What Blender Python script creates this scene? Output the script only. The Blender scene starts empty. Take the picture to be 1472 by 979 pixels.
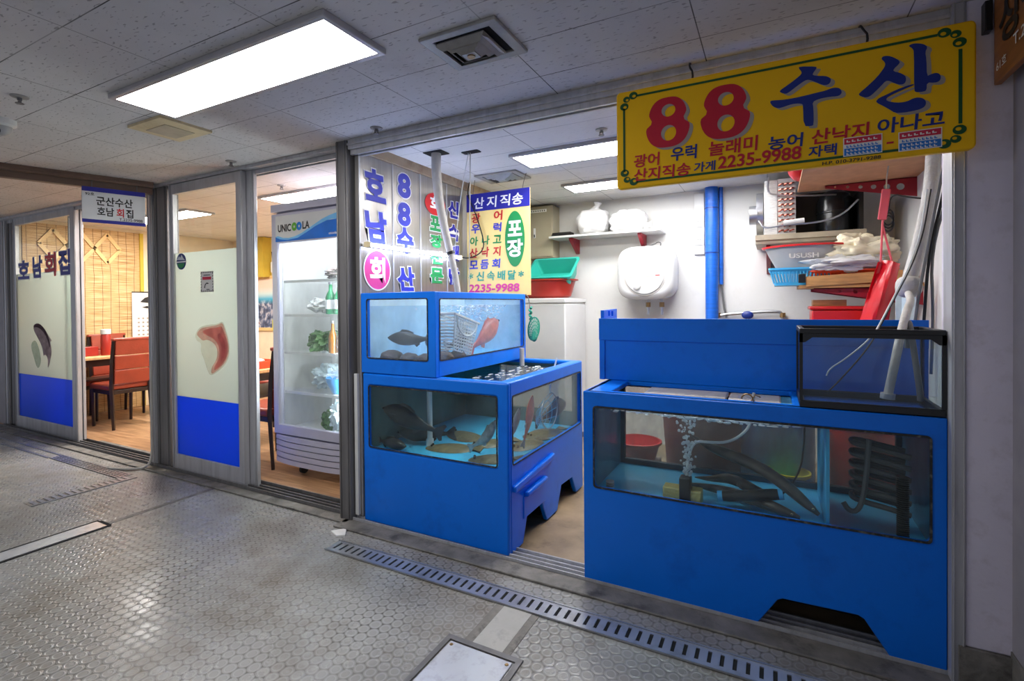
import bpy, bmesh, math, random
from mathutils import Vector, Matrix, noise
random.seed(7)
SC = bpy.context.scene
COL = SC.collection
PI = math.pi

# ------------------------------------------------------------------ camera, world, exposure
cam_data = bpy.data.cameras.new('camera')
cam = bpy.data.objects.new('camera', cam_data)
COL.objects.link(cam)
YAW, PITCH, ROLL, FPX, CYP = -0.4827028, -0.0107786, -0.0088913, 717.07, 444.8
fw = Vector((math.sin(YAW)*math.cos(PITCH), math.cos(YAW)*math.cos(PITCH), math.sin(PITCH)))
rt = Vector((math.cos(YAW), -math.sin(YAW), 0))
up = rt.cross(fw)
r2 = rt*math.cos(ROLL) + up*math.sin(ROLL)
u2 = up*math.cos(ROLL) - rt*math.sin(ROLL)
mw = Matrix((r2, u2, -fw)).transposed().to_4x4()
mw.translation = Vector((0, 0, 1.36))
cam.matrix_world = mw
cam_data.sensor_fit = 'HORIZONTAL'
cam_data.sensor_width = 36
cam_data.lens = 36*FPX/1472
cam_data.shift_y = -(489.5-CYP)/1472
cam_data.clip_start = 0.02
SC.camera = cam

W = bpy.data.worlds.new('world')
SC.world = W
W.use_nodes = True
W.node_tree.nodes['Background'].inputs[0].default_value = (0.80, 0.85, 1.0, 1)
W.node_tree.nodes['Background'].inputs[1].default_value = 0.50
SC.view_settings.view_transform = 'Standard'
SC.view_settings.look = 'None'
SC.view_settings.gamma = 1
SC.view_settings.use_curve_mapping = False
SC.view_settings.exposure = 0.0
SC.cycles.use_denoising = True
SC.cycles.max_bounces = 10
SC.cycles.diffuse_bounces = 5
SC.cycles.glossy_bounces = 4
SC.cycles.transmission_bounces = 4
SC.cycles.transparent_max_bounces = 24
SC.cycles.caustics_reflective = False
SC.cycles.caustics_refractive = False
SC.cycles.sample_clamp_indirect = 6
LAMP = 24.0            # radiance of the ceiling lamp diffusers

# ------------------------------------------------------------------ materials
def srgb(r, g=None, b=None):
    if g is None: g = b = r
    f = lambda c: (c/255/12.92) if c/255 <= 0.04045 else ((c/255+0.055)/1.055)**2.4
    return (f(r), f(g), f(b))

def nodes(name):
    m = bpy.data.materials.new(name)
    m.use_nodes = True
    nt = m.node_tree
    nt.nodes.clear()
    out = nt.nodes.new('ShaderNodeOutputMaterial')
    return m, nt, out

def N(nt, t, **kw):
    n = nt.nodes.new(t)
    for k, v in kw.items():
        if k in ('operation', 'blend_type', 'data_type', 'feature', 'distance', 'wave_type', 'bands_direction', 'noise_dimensions', 'interpolation'):
            setattr(n, k, v)
        else:
            n.inputs[k.replace('_', ' ')].default_value = v
    return n

def ramp(nt, src, stops):
    r = nt.nodes.new('ShaderNodeValToRGB')
    el = r.color_ramp.elements
    while len(el) < len(stops): el.new(0.5)
    for e, (p, c) in zip(el, stops):
        e.position = p
        e.color = (*c, 1) if len(c) == 3 else c
    nt.links.new(src, r.inputs[0])
    return r.outputs[0]

def coords(nt, scale=(1, 1, 1)):
    tc = nt.nodes.new('ShaderNodeTexCoord')
    mp = nt.nodes.new('ShaderNodeMapping')
    mp.inputs['Scale'].default_value = scale
    nt.links.new(tc.outputs['Object'], mp.inputs[0])
    return mp.outputs[0]

def mixc(nt, fac, a, b, mode='MIX'):
    m = nt.nodes.new('ShaderNodeMix')
    m.data_type = 'RGBA'
    m.blend_type = mode
    for s, v in ((0, fac), (6, a), (7, b)):
        if hasattr(v, 'node'): nt.links.new(v, m.inputs[s])
        elif s == 0: m.inputs[0].default_value = v
        else: m.inputs[s].default_value = (*v, 1)
    return m.outputs[2]

def mat(name, col, rough=0.5, metal=0.0, var=0.06, scale=9, stretch=(1, 1, 1), bump=0.0, bscale=None, dirt=None, dirt_amt=0.0, dscale=4, coat=0.0, spec=0.5):
    m, nt, out = nodes(name)
    p = nt.nodes.new('ShaderNodeBsdfPrincipled')
    nt.links.new(p.outputs[0], out.inputs[0])
    co = coords(nt, stretch)
    n = N(nt, 'ShaderNodeTexNoise', Scale=scale, Detail=4)
    nt.links.new(co, n.inputs['Vector'])
    lo = tuple(c*(1-var) for c in col)
    hi = tuple(min(1, c*(1+var)) for c in col)
    c = ramp(nt, n.outputs[0], [(0.3, lo), (0.7, hi)])
    if dirt:
        d = N(nt, 'ShaderNodeTexNoise', Scale=dscale, Detail=7, Roughness=0.65)
        nt.links.new(co, d.inputs['Vector'])
        f = ramp(nt, d.outputs[0], [(0.52, (0, 0, 0)), (0.72, (dirt_amt,)*3)])
        c = mixc(nt, f, c, dirt)
    nt.links.new(c, p.inputs['Base Color'])
    p.inputs['Roughness'].default_value = rough
    p.inputs['Metallic'].default_value = metal
    p.inputs['Coat Weight'].default_value = coat
    p.inputs['Specular IOR Level'].default_value = spec
    if bump:
        bn = N(nt, 'ShaderNodeTexNoise', Scale=bscale or scale*4, Detail=3)
        nt.links.new(co, bn.inputs['Vector'])
        b = N(nt, 'ShaderNodeBump', Strength=bump, Distance=0.01)
        nt.links.new(bn.outputs[0], b.inputs['Height'])
        nt.links.new(b.outputs[0], p.inputs['Normal'])
    return m

def glassy(name, tint, refl=0.07, rough=0.02, haze=0.0, hazecol=(0.8, 0.85, 0.85), bump=0.0, bscale=30, grime=0.0):
    """thin pane: tinted see-through with a fresnel reflection and optional haze / grime"""
    m, nt, out = nodes(name)
    t = nt.nodes.new('ShaderNodeBsdfTransparent'); t.inputs[0].default_value = (*tint, 1)
    g = nt.nodes.new('ShaderNodeBsdfGlossy'); g.inputs['Roughness'].default_value = rough
    lw = N(nt, 'ShaderNodeLayerWeight', Blend=0.5)
    p5 = N(nt, 'ShaderNodeMath', operation='POWER'); nt.links.new(lw.outputs['Facing'], p5.inputs[0]); p5.inputs[1].default_value = 5.0
    ma = N(nt, 'ShaderNodeMath', operation='MULTIPLY_ADD')
    nt.links.new(p5.outputs[0], ma.inputs[0]); ma.inputs[1].default_value = 0.7; ma.inputs[2].default_value = refl*0.5
    ma.use_clamp = True
    mx = nt.nodes.new('ShaderNodeMixShader')
    nt.links.new(ma.outputs[0], mx.inputs[0]); nt.links.new(t.outputs[0], mx.inputs[1]); nt.links.new(g.outputs[0], mx.inputs[2])
    last = mx.outputs[0]
    if bump:
        co = coords(nt)
        bn = N(nt, 'ShaderNodeTexNoise', Scale=bscale, Detail=3)
        nt.links.new(co, bn.inputs['Vector'])
        b = N(nt, 'ShaderNodeBump', Strength=bump, Distance=0.02)
        nt.links.new(bn.outputs[0], b.inputs['Height']); nt.links.new(b.outputs[0], g.inputs['Normal'])
    if haze or grime:
        d = nt.nodes.new('ShaderNodeBsdfDiffuse'); d.inputs[0].default_value = (*hazecol, 1)
        tr = nt.nodes.new('ShaderNodeBsdfTranslucent'); tr.inputs[0].default_value = (*hazecol, 1)
        dm = nt.nodes.new('ShaderNodeMixShader'); dm.inputs[0].default_value = 0.5
        nt.links.new(d.outputs[0], dm.inputs[1]); nt.links.new(tr.outputs[0], dm.inputs[2])
        m2 = nt.nodes.new('ShaderNodeMixShader')
        co = coords(nt, (1, 1, 0.45))
        n = N(nt, 'ShaderNodeTexNoise', Scale=7, Detail=6, Roughness=0.7)
        nt.links.new(co, n.inputs['Vector'])
        f = ramp(nt, n.outputs[0], [(0.35, (haze,)*3), (0.75, (min(1, haze+grime),)*3)])
        nt.links.new(f, m2.inputs[0]); nt.links.new(last, m2.inputs[1]); nt.links.new(dm.outputs[0], m2.inputs[2])
        last = m2.outputs[0]
    nt.links.new(last, out.inputs[0])
    return m

def emit(name, col, s):
    m, nt, out = nodes(name)
    e = nt.nodes.new('ShaderNodeEmission')
    e.inputs[0].default_value = (*col, 1); e.inputs[1].default_value = s
    nt.links.new(e.outputs[0], out.inputs[0])
    return m

M = {}
BLUE = srgb(2, 112, 226)
M['blue'] = mat('blue_gelcoat', BLUE, 0.3, var=0.05, scale=3, dirt=srgb(0, 70, 170), dirt_amt=0.35, dscale=6, spec=0.3)
M['inner_blue'] = mat('tank_inside_blue', srgb(96, 206, 255), 0.4, var=0.08)
M['inner_pale'] = mat('tank_inside_pale', srgb(186, 214, 226), 0.5, var=0.12)
M['inner_grey'] = mat('tank_inside_algae', srgb(112, 128, 120), 0.6, var=0.35, scale=6, stretch=(1, 1, 0.25))
M['inner_dark'] = mat('tank_back_dark', srgb(44, 60, 78), 0.6, var=0.3, scale=8)
M['liner_brighten'] = mat('tank_brighten_liner', srgb(96, 140, 166), 0.6, var=0.2)
M['seal'] = mat('black_sealant', srgb(26, 30, 32), 0.6, var=0.5, scale=60, dirt=srgb(120, 122, 116), dirt_amt=0.8, dscale=45)
M['tank_glass'] = glassy('tank_glass', (0.97, 0.99, 0.99), 0.03, haze=0.0, grime=0.05, hazecol=(0.62, 0.70, 0.70))
M['rear_glass'] = glassy('rear_glass', (0.92, 0.89, 0.87), 0.03, haze=0.16, grime=0.26, hazecol=(0.36, 0.27, 0.25))
M['clear_glass'] = glassy('clear_glass', (0.94, 0.97, 0.95), 0.07)
M['fridge_glass'] = glassy('fridge_glass', (0.98, 1.0, 1.0), 0.03, haze=0.01, grime=0.07, hazecol=(0.85, 0.92, 0.94))
M['bt_glass'] = glassy('aquarium_glass', (0.86, 0.91, 0.93), 0.04, haze=0.0, grime=0.03, hazecol=(0.6, 0.66, 0.68))
M['water'] = glassy('water', (0.91, 0.985, 1.0), 0.03, bump=0.25, bscale=14)
M['water_dark'] = glassy('water_dim', (0.84, 0.93, 0.93), 0.04, bump=0.6, bscale=22)
M['water_top'] = glassy('water_cloudy', (0.92, 0.97, 1.0), 0.03, haze=0.05, grime=0.12, hazecol=(0.8, 0.86, 0.95), bump=0.4)
M['bubble'] = glassy('bubbles', (0.9, 0.96, 1.0), 0.25, haze=0.45, hazecol=(0.95, 0.98, 1.0))
M['alu'] = mat('aluminium', srgb(184, 184, 188), 0.36, 0.3, var=0.12, scale=3, stretch=(6, 6, 0.6), dirt=srgb(80, 76, 74), dirt_amt=0.3, dscale=5)
M['alu_dark'] = mat('aluminium_dark', srgb(112, 110, 110), 0.45, 0.35, var=0.2, scale=4, stretch=(5, 5, 0.6))
M['bronze'] = mat('brown_aluminium', srgb(112, 92, 80), 0.45, 0.3, var=0.15, scale=6)
M['mid_steel'] = mat('mid_steel', srgb(186, 187, 194), 0.28, 0.7, var=0.2, scale=3, dirt=srgb(110, 106, 102), dirt_amt=0.5, dscale=9)
M['lit_steel'] = mat('lit_steel', srgb(226, 226, 230), 0.25, 0.45, var=0.06, scale=5, dirt=srgb(130, 126, 120), dirt_amt=0.4, dscale=14)  # paler steel, the cover plate's reflection put into the base colour
M['steel'] = mat('stainless', srgb(176, 178, 184), 0.3, 0.85, var=0.12, scale=5, dirt=srgb(95, 92, 90), dirt_amt=0.35, dscale=9)
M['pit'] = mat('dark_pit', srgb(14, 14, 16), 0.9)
M['black'] = mat('black_plastic', srgb(18, 19, 21), 0.4, var=0.2)
M['rubber'] = mat('black_rubber', srgb(24, 24, 26), 0.7)
M['white'] = mat('white_plastic', srgb(212, 212, 210), 0.35, var=0.03)
M['white_enamel'] = mat('white_enamel', srgb(206, 207, 208), 0.2, var=0.02, coat=0.3)
M['lampframe'] = mat('lamp_frame', srgb(170, 168, 172), 0.4, 0.2, var=0.08)
M['wall'] = mat('white_wall', srgb(214, 214, 212), 0.6, var=0.04, scale=3, bump=0.12, bscale=14, dirt=srgb(170, 168, 160), dirt_amt=0.3, dscale=3)
M['column'] = mat('column_paint', srgb(216, 210, 224), 0.55, var=0.04, scale=5, bump=0.35, bscale=16, dirt=srgb(130, 112, 100), dirt_amt=0.25, dscale=14)
M['pillar'] = mat('pillar_paint', srgb(150, 146, 152), 0.6, var=0.08, bump=0.25, bscale=14)
M['wall_warm'] = mat('cream_wall', srgb(230, 216, 188), 0.7, var=0.05)
M['mustard'] = mat('mustard_paint', srgb(206, 178, 62), 0.6, var=0.06)
M['concrete'] = mat('brown_concrete', srgb(150, 128, 100), 0.45, var=0.3, scale=5, dirt=srgb(70, 54, 38), dirt_amt=0.8, dscale=4, bump=0.2)
M['cement'] = mat('grey_cement', srgb(120, 116, 110), 0.6, var=0.3, scale=12, dirt=srgb(38, 35, 33), dirt_amt=0.9, dscale=9, bump=0.4)
M['patch'] = mat('pale_patch', srgb(172, 170, 164), 0.4, var=0.1, scale=10, dirt=srgb(90, 84, 76), dirt_amt=0.5, dscale=10)
M['darkwood'] = mat('dark_wood', srgb(44, 26, 20), 0.4, var=0.3, scale=6, stretch=(4, 4, 0.6))
M['leather'] = mat('red_brown_leather', srgb(150, 62, 42), 0.35, var=0.12, bump=0.1, bscale=60)
M['lightwood'] = mat('light_wood', srgb(222, 180, 122), 0.45, var=0.16, scale=5, stretch=(1, 8, 8))
M['batten'] = mat('batten_wood', srgb(226, 190, 128), 0.5, var=0.1)
M['mdf'] = mat('brown_board', srgb(196, 146, 108), 0.6, var=0.1, scale=14)
M['plank'] = mat('plank_wood', srgb(186, 138, 84), 0.6, var=0.3, scale=6, stretch=(1.2, 8, 8))
M['maroon'] = mat('maroon_steel', srgb(150, 22, 40), 0.4, var=0.1)
M['yellow_plastic'] = mat('yellow_plastic', srgb(240, 226, 20), 0.4)
M['trimwood'] = mat('worn_trim', srgb(178, 158, 132), 0.7, var=0.1, dirt=srgb(120, 82, 62), dirt_amt=0.7, dscale=5)
M['browntub'] = mat('brown_rubber', srgb(132, 84, 76), 0.6, var=0.1)
M['red'] = mat('red_plastic', srgb(206, 34, 34), 0.32, var=0.06)
M['bowlred'] = mat('brick_red_plastic', srgb(156, 40, 30), 0.35, var=0.06)
M['apron'] = mat('red_vinyl', srgb(206, 14, 34), 0.25, var=0.06, bump=0.3, bscale=9)
M['pinkstrap'] = mat('pink_strap', srgb(214, 84, 96), 0.5)
M['teal'] = mat('teal_plastic', srgb(44, 168, 152), 0.4, var=0.04)
M['skyblue'] = mat('sky_blue_plastic', srgb(70, 176, 226), 0.4, var=0.05)
M['orange'] = mat('orange_plastic', srgb(226, 78, 36), 0.4, var=0.06)
M['clearplastic'] = mat('grey_plastic', srgb(164, 164, 164), 0.3, var=0.05)
M['cloth'] = mat('cream_cloth', srgb(222, 212, 184), 0.9, var=0.05, bump=0.3, bscale=20)
M['bag'] = mat('white_bag', srgb(214, 214, 214), 0.55, var=0.03, bump=0.35, bscale=12)
M['foam'] = mat('white_foam', srgb(226, 222, 214), 0.8, var=0.06, bump=0.3, bscale=30, dirt=srgb(170, 156, 138), dirt_amt=0.4, dscale=8)
M['olive'] = mat('olive_enamel', srgb(158, 150, 126), 0.45, var=0.03)
M['bluepipe'] = mat('blue_wrap', srgb(20, 96, 200), 0.35, var=0.14, scale=4, stretch=(1, 1, 14), bump=0.4, bscale=5)
M['navy'] = mat('navy_paint', srgb(22, 44, 120), 0.4, var=0.1)
M['hose'] = mat('grey_hose', srgb(186, 182, 176), 0.55, var=0.12, bump=0.5, bscale=50)
M['cable'] = mat('grey_cable', srgb(96, 96, 96), 0.5)
M['green_net'] = mat('green_net', srgb(40, 150, 124), 0.6)
M['wire'] = mat('white_wire', srgb(206, 212, 214), 0.4)
M['copper'] = mat('copper_tube', srgb(176, 96, 80), 0.35, 0.6)
M['fins'] = mat('fin_stack', srgb(208, 208, 206), 0.4, 0.3, var=0.25, scale=30, stretch=(1, 1, 14))
M['compressor'] = mat('black_compressor', srgb(20, 22, 24), 0.25)
M['tray'] = mat('zinc_tray', srgb(176, 166, 146), 0.5, 0.3, var=0.15)
M['brass'] = mat('dull_brass', srgb(150, 120, 80), 0.4, 0.7)
M['led'] = emit('tube_light', (0.66, 0.74, 1.0), 48.0)
M['lamp'] = emit('lamp_diffuser', (1.0, 0.985, 0.97), LAMP)
M['lamp_warm'] = emit('lamp_diffuser_warm', (1.0, 0.965, 0.92), LAMP*2.6)
M['lamp_shop'] = emit('lamp_diffuser_shop', (1.0, 0.99, 0.98), LAMP*1.38)
M['fridge_led'] = emit('fridge_led', (0.88, 0.96, 1.0), 120.0)
M['ivory'] = mat('yellowed_plastic', srgb(206, 190, 152), 0.5, var=0.1, dirt=srgb(140, 112, 74), dirt_amt=0.5)
M['ventmetal'] = mat('vent_metal', srgb(150, 148, 146), 0.45, 0.1, var=0.12, dirt=srgb(78, 74, 66), dirt_amt=0.5)
M['fridge_grey'] = mat('lilac_grey_enamel', srgb(190, 188, 204), 0.35, var=0.03)
M['yellow_sign'] = mat('yellow_sign', srgb(246, 190, 8), 0.45, var=0.05, scale=3, spec=0.3)
M['sign_red'] = mat('sign_red', srgb(190, 10, 44), 0.5)
M['sign_blue'] = mat('sign_blue', srgb(10, 40, 130), 0.5)
M['sign_green'] = mat('sign_green', srgb(10, 78, 34), 0.5)
M['sign_grey'] = mat('sign_grey', srgb(160, 150, 140), 0.5)
M['letter_blue'] = mat('letter_blue', srgb(44, 54, 186), 0.5)
M['letter_red'] = mat('letter_red', srgb(206, 26, 36), 0.5)
M['letter_green'] = mat('letter_green', srgb(24, 138, 74), 0.5)
M['letter_teal'] = mat('letter_teal', srgb(40, 160, 140), 0.5)
M['letter_black'] = mat('letter_black', srgb(30, 28, 30), 0.5)
M['letter_white'] = mat('letter_white', srgb(245, 245, 248), 0.5)
M['letter_pink'] = mat('letter_pink', srgb(222, 60, 150), 0.5)
M['letter_navy'] = mat('letter_navy', srgb(36, 38, 150), 0.5)
M['banner_cream'] = mat('banner_cream', srgb(248, 218, 140), 0.5, var=0.03)
M['sign_white'] = mat('sign_white', srgb(226, 228, 232), 0.4, var=0.03)
M['sign_wood'] = mat('sign_wood', srgb(150, 94, 50), 0.5, var=0.2, scale=5, stretch=(1, 1, 8))

M['sticker_red'] = mat('sticker_red', srgb(206, 40, 70), 0.5)
M['sticker_blue'] = mat('sticker_blue', srgb(40, 120, 206), 0.5)
M['dark_fish'] = mat('dark_fish', srgb(44, 46, 48), 0.35, var=0.4, scale=40)
M['flat_fish'] = mat('olive_fish', srgb(112, 98, 68), 0.4, var=0.4, scale=45)
M['grey_fish'] = mat('silver_fish', srgb(150, 152, 154), 0.3, var=0.3, scale=30)
M['pink_fish'] = mat('pink_fish', srgb(206, 108, 96), 0.35, var=0.25, scale=30)
M['eel'] = mat('eel_skin', srgb(92, 84, 78), 0.3, var=0.4, scale=20)
M['eye'] = mat('fish_eye', srgb(10, 10, 10), 0.15)
M['eye_ring'] = mat('fish_eye_ring', srgb(190, 180, 140), 0.3)
M['sponge'] = mat('yellow_sponge', srgb(206, 190, 120), 0.9, var=0.15, bump=0.5, bscale=70)
M['stone'] = mat('sea_squirt', srgb(86, 72, 66), 0.6, var=0.5, scale=20, bump=0.5)
M['green_glass'] = mat('green_bottle', srgb(24, 120, 74), 0.12, var=0.1, coat=0.3)
M['brown_glass'] = mat('brown_bottle', srgb(146, 92, 28), 0.12, var=0.1, coat=0.3)
M['herb'] = mat('green_leaves', srgb(78, 112, 66), 0.5, var=0.5, scale=30, bump=0.6, bscale=40)
M['plasticbag'] = mat('plastic_bag', srgb(206, 222, 228), 0.25, var=0.12, scale=14, bump=0.6, bscale=18)
M['bowlblue'] = mat('blue_bowl', srgb(60, 150, 216), 0.35)
M['paper'] = mat('paper', srgb(236, 234, 228), 0.7, var=0.03)
M['swoosh'] = mat('swoosh_blue', srgb(30, 110, 206), 0.4, var=0.2, scale=4)
M['swoosh_light'] = mat('swoosh_light', srgb(120, 190, 236), 0.4)
M['logo_green'] = mat('logo_green', srgb(96, 170, 50), 0.4)
M['logo_blue'] = mat('logo_blue', srgb(24, 120, 206), 0.4)

def mat_floor():
    m, nt, out = nodes('coin_floor')
    L = nt.links.new
    p = nt.nodes.new('ShaderNodeBsdfPrincipled'); L(p.outputs[0], out.inputs[0])
    tc = nt.nodes.new('ShaderNodeTexCoord')
    wn = N(nt, 'ShaderNodeTexNoise', Scale=9, Detail=2); L(tc.outputs['Object'], wn.inputs['Vector'])
    wa = N(nt, 'ShaderNodeVectorMath', operation='MULTIPLY_ADD')
    L(wn.outputs['Color'], wa.inputs[0]); wa.inputs[1].default_value = (0.02, 0.02, 0); L(tc.outputs['Object'], wa.inputs[2])
    sc = N(nt, 'ShaderNodeVectorMath', operation='MULTIPLY'); L(wa.outputs[0], sc.inputs[0]); sc.inputs[1].default_value = (19.5, 19.5, 0)
    def lat(off):
        a = N(nt, 'ShaderNodeVectorMath', operation='ADD'); L(sc.outputs[0], a.inputs[0]); a.inputs[1].default_value = off
        w = N(nt, 'ShaderNodeVectorMath', operation='WRAP'); L(a.outputs[0], w.inputs[0])
        w.inputs[1].default_value = (0.5, 0.866, 1); w.inputs[2].default_value = (-0.5, -0.866, -1)
        ln = N(nt, 'ShaderNodeVectorMath', operation='LENGTH'); L(w.outputs[0], ln.inputs[0])
        return ln.outputs['Value']
    mn = N(nt, 'ShaderNodeMath', operation='MINIMUM'); L(lat((0, 0, 0)), mn.inputs[0]); L(lat((0.5, 0.866, 0)), mn.inputs[1])
    d = mn.outputs[0]
    n1 = N(nt, 'ShaderNodeTexNoise', Scale=1.1, Detail=5, Roughness=0.6); L(tc.outputs['Object'], n1.inputs['Vector'])
    base = ramp(nt, n1.outputs[0], [(0.32, srgb(128, 126, 121)), (0.55, srgb(158, 157, 154)), (0.75, srgb(178, 178, 177))])
    n2 = N(nt, 'ShaderNodeTexNoise', Scale=2.3, Detail=8, Roughness=0.7); L(tc.outputs['Object'], n2.inputs['Vector'])
    dirt = ramp(nt, n2.outputs[0], [(0.47, (0, 0, 0)), (0.70, (0.85,)*3)])
    base = mixc(nt, dirt, base, srgb(98, 86, 66))
    ring = ramp(nt, d, [(0.27, (0, 0, 0)), (0.33, (1, 1, 1)), (0.37, (1, 1, 1)), (0.42, (0, 0, 0))])
    grout = ramp(nt, d, [(0.46, (0, 0, 0)), (0.53, (1, 1, 1))])
    n3 = N(nt, 'ShaderNodeTexNoise', Scale=1.7, Detail=3); L(tc.outputs['Object'], n3.inputs['Vector'])
    amt = ramp(nt, n3.outputs[0], [(0.35, (0.12,)*3), (0.68, (0.95,)*3)])
    gm = N(nt, 'ShaderNodeMath', operation='MULTIPLY'); L(grout, gm.inputs[0]); L(amt, gm.inputs[1])
    rm = N(nt, 'ShaderNodeMath', operation='MULTIPLY'); L(ring, rm.inputs[0]); rm.inputs[1].default_value = 0.22
    c = mixc(nt, rm.outputs[0], base, srgb(196, 196, 194))
    c = mixc(nt, gm.outputs[0], c, srgb(60, 54, 46))
    L(c, p.inputs['Base Color'])
    rr = ramp(nt, n2.outputs[0], [(0.3, (0.16,)*3), (0.7, (0.42,)*3)]); L(rr, p.inputs['Roughness'])
    hh = N(nt, 'ShaderNodeMath', operation='MULTIPLY_ADD'); L(ring, hh.inputs[0]); hh.inputs[1].default_value = 0.5
    inv = N(nt, 'ShaderNodeMath', operation='MULTIPLY'); L(grout, inv.inputs[0]); inv.inputs[1].default_value = -1.0
    L(inv.outputs[0], hh.inputs[2])
    b = N(nt, 'ShaderNodeBump', Strength=0.35, Distance=0.003); L(hh.outputs[0], b.inputs['Height']); L(b.outputs[0], p.inputs['Normal'])
    return m
M['floor'] = mat_floor()

def mat_ceiling(name, base_a, base_b, stain, wamt=0.5):
    m, nt, out = nodes(name)
    L = nt.links.new
    p = nt.nodes.new('ShaderNodeBsdfPrincipled'); L(p.outputs[0], out.inputs[0])
    p.inputs['Roughness'].default_value = 0.85
    co = coords(nt, (1, 1, 1))
    n1 = N(nt, 'ShaderNodeTexNoise', Scale=0.9, Detail=6, Roughness=0.6); L(co, n1.inputs['Vector'])
    c = ramp(nt, n1.outputs[0], [(0.35, base_a), (0.65, base_b)])
    st = N(nt, 'ShaderNodeTexNoise', Scale=1.6, Detail=8, Roughness=0.7); L(co, st.inputs['Vector'])
    c = mixc(nt, ramp(nt, st.outputs[0], [(0.55, (0, 0, 0)), (0.78, (0.5,)*3)]), c, stain)
    co2 = coords(nt, (30, 85, 1))
    wr = N(nt, 'ShaderNodeTexNoise', Scale=1.0, Detail=1.5); L(co2, wr.inputs['Vector'])
    worm = ramp(nt, wr.outputs[0], [(0.635, (0, 0, 0)), (0.675, (wamt,)*3)])
    c = mixc(nt, worm, c, srgb(84, 82, 82))
    br = nt.nodes.new('ShaderNodeTexBrick')
    br.offset = 0.0
    mp = nt.nodes.new('ShaderNodeMapping'); mp.inputs['Location'].default_value = (0.02, 0.02, 0)
    tc = nt.nodes.new('ShaderNodeTexCoord'); L(tc.outputs['Object'], mp.inputs[0]); L(mp.outputs[0], br.inputs['Vector'])
    for k, v in (('Scale', 1.0), ('Mortar Size', 0.0022), ('Mortar Smooth', 0.0), ('Brick Width', 0.684), ('Row Height', 0.302)): br.inputs[k].default_value = v
    br.inputs['Color1'].default_value = br.inputs['Color2'].default_value = (1, 1, 1, 1); br.inputs['Mortar'].default_value = (0, 0, 0, 1)
    lines = N(nt, 'ShaderNodeMath', operation='MULTIPLY'); L(br.outputs['Fac'], lines.inputs[0])
    jn = N(nt, 'ShaderNodeTexNoise', Scale=2.0, Detail=2); L(co, jn.inputs['Vector'])
    L(ramp(nt, jn.outputs[0], [(0.35, (0.35,)*3), (0.6, (1.0,)*3)]), lines.inputs[1])
    c = mixc(nt, lines.outputs[0], c, srgb(50, 48, 46))
    L(c, p.inputs['Base Color'])
    b = N(nt, 'ShaderNodeBump', Strength=0.25, Distance=0.004); b.invert = True; L(worm, b.inputs['Height']); L(b.outputs[0], p.inputs['Normal'])
    return m
M['ceiling'] = mat_ceiling('ceiling_tile', srgb(196, 194, 194), srgb(212, 210, 210), srgb(168, 160, 152))
M['ceiling_in'] = mat_ceiling('ceiling_tile_clean', srgb(208, 206, 204), srgb(222, 220, 218), srgb(186, 180, 170), 0.16)

def mat_wood_floor():
    m, nt, out = nodes('wood_floor')
    L = nt.links.new
    p = nt.nodes.new('ShaderNodeBsdfPrincipled'); L(p.outputs[0], out.inputs[0]); p.inputs['Roughness'].default_value = 0.35
    co = coords(nt, (1, 9, 1))
    n = N(nt, 'ShaderNodeTexNoise', Scale=3, Detail=6); L(co, n.inputs['Vector'])
    c = ramp(nt, n.outputs[0], [(0.3, srgb(160, 116, 80)), (0.7, srgb(204, 160, 118))])
    br = nt.nodes.new('ShaderNodeTexBrick'); tc = nt.nodes.new('ShaderNodeTexCoord'); L(tc.outputs['Object'], br.inputs['Vector'])
    for k, v in (('Scale', 1.0), ('Mortar Size', 0.002), ('Brick Width', 0.9), ('Row Height', 0.12)): br.inputs[k].default_value = v
    br.inputs['Color1'].default_value = (1, 1, 1, 1); br.inputs['Color2'].default_value = (0.8, 0.8, 0.8, 1); br.inputs['Mortar'].default_value = (0.4, 0.35, 0.3, 1)
    L(mixc(nt, 1.0, c, br.outputs['Color'], 'MULTIPLY'), p.inputs['Base Color'])
    return m
M['woodfloor'] = mat_wood_floor()

def mat_blind():
    m, nt, out = nodes('reed_blind')
    L = nt.links.new
    p = nt.nodes.new('ShaderNodeBsdfPrincipled'); L(p.outputs[0], out.inputs[0]); p.inputs['Roughness'].default_value = 0.7
    co = coords(nt, (1, 2.2, 110))
    n = N(nt, 'ShaderNodeTexNoise', Scale=1.6, Detail=4); L(co, n.inputs['Vector'])
    c = ramp(nt, n.outputs[0], [(0.32, srgb(150, 108, 62)), (0.5, srgb(204, 166, 112)), (0.68, srgb(232, 206, 162))])
    tc = nt.nodes.new('ShaderNodeTexCoord')
    sx = nt.nodes.new('ShaderNodeSeparateXYZ'); L(tc.outputs['Object'], sx.inputs[0])
    wob = N(nt, 'ShaderNodeTexNoise', Scale=3.0, Detail=1); L(tc.outputs['Object'], wob.inputs['Vector'])
    s = N(nt, 'ShaderNodeMath', operation='MULTIPLY_ADD'); L(wob.outputs[0], s.inputs[0]); s.inputs[1].default_value = 0.03; L(sx.outputs['Y'], s.inputs[2])
    f = N(nt, 'ShaderNodeMath', operation='MULTIPLY'); L(s.outputs[0], f.inputs[0]); f.inputs[1].default_value = 11.0
    fr = N(nt, 'ShaderNodeMath', operation='FRACT'); L(f.outputs[0], fr.inputs[0])
    st = ramp(nt, fr.outputs[0], [(0.0, (1, 1, 1)), (0.05, (0.75,)*3), (0.07, (0, 0, 0))])
    L(mixc(nt, st, c, srgb(92, 58, 28)), p.inputs['Base Color'])
    b = N(nt, 'ShaderNodeBump', Strength=0.5, Distance=0.004); L(n.outputs[0], b.inputs['Height']); L(b.outputs[0], p.inputs['Normal'])
    return m
M['blind'] = mat_blind()

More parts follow.
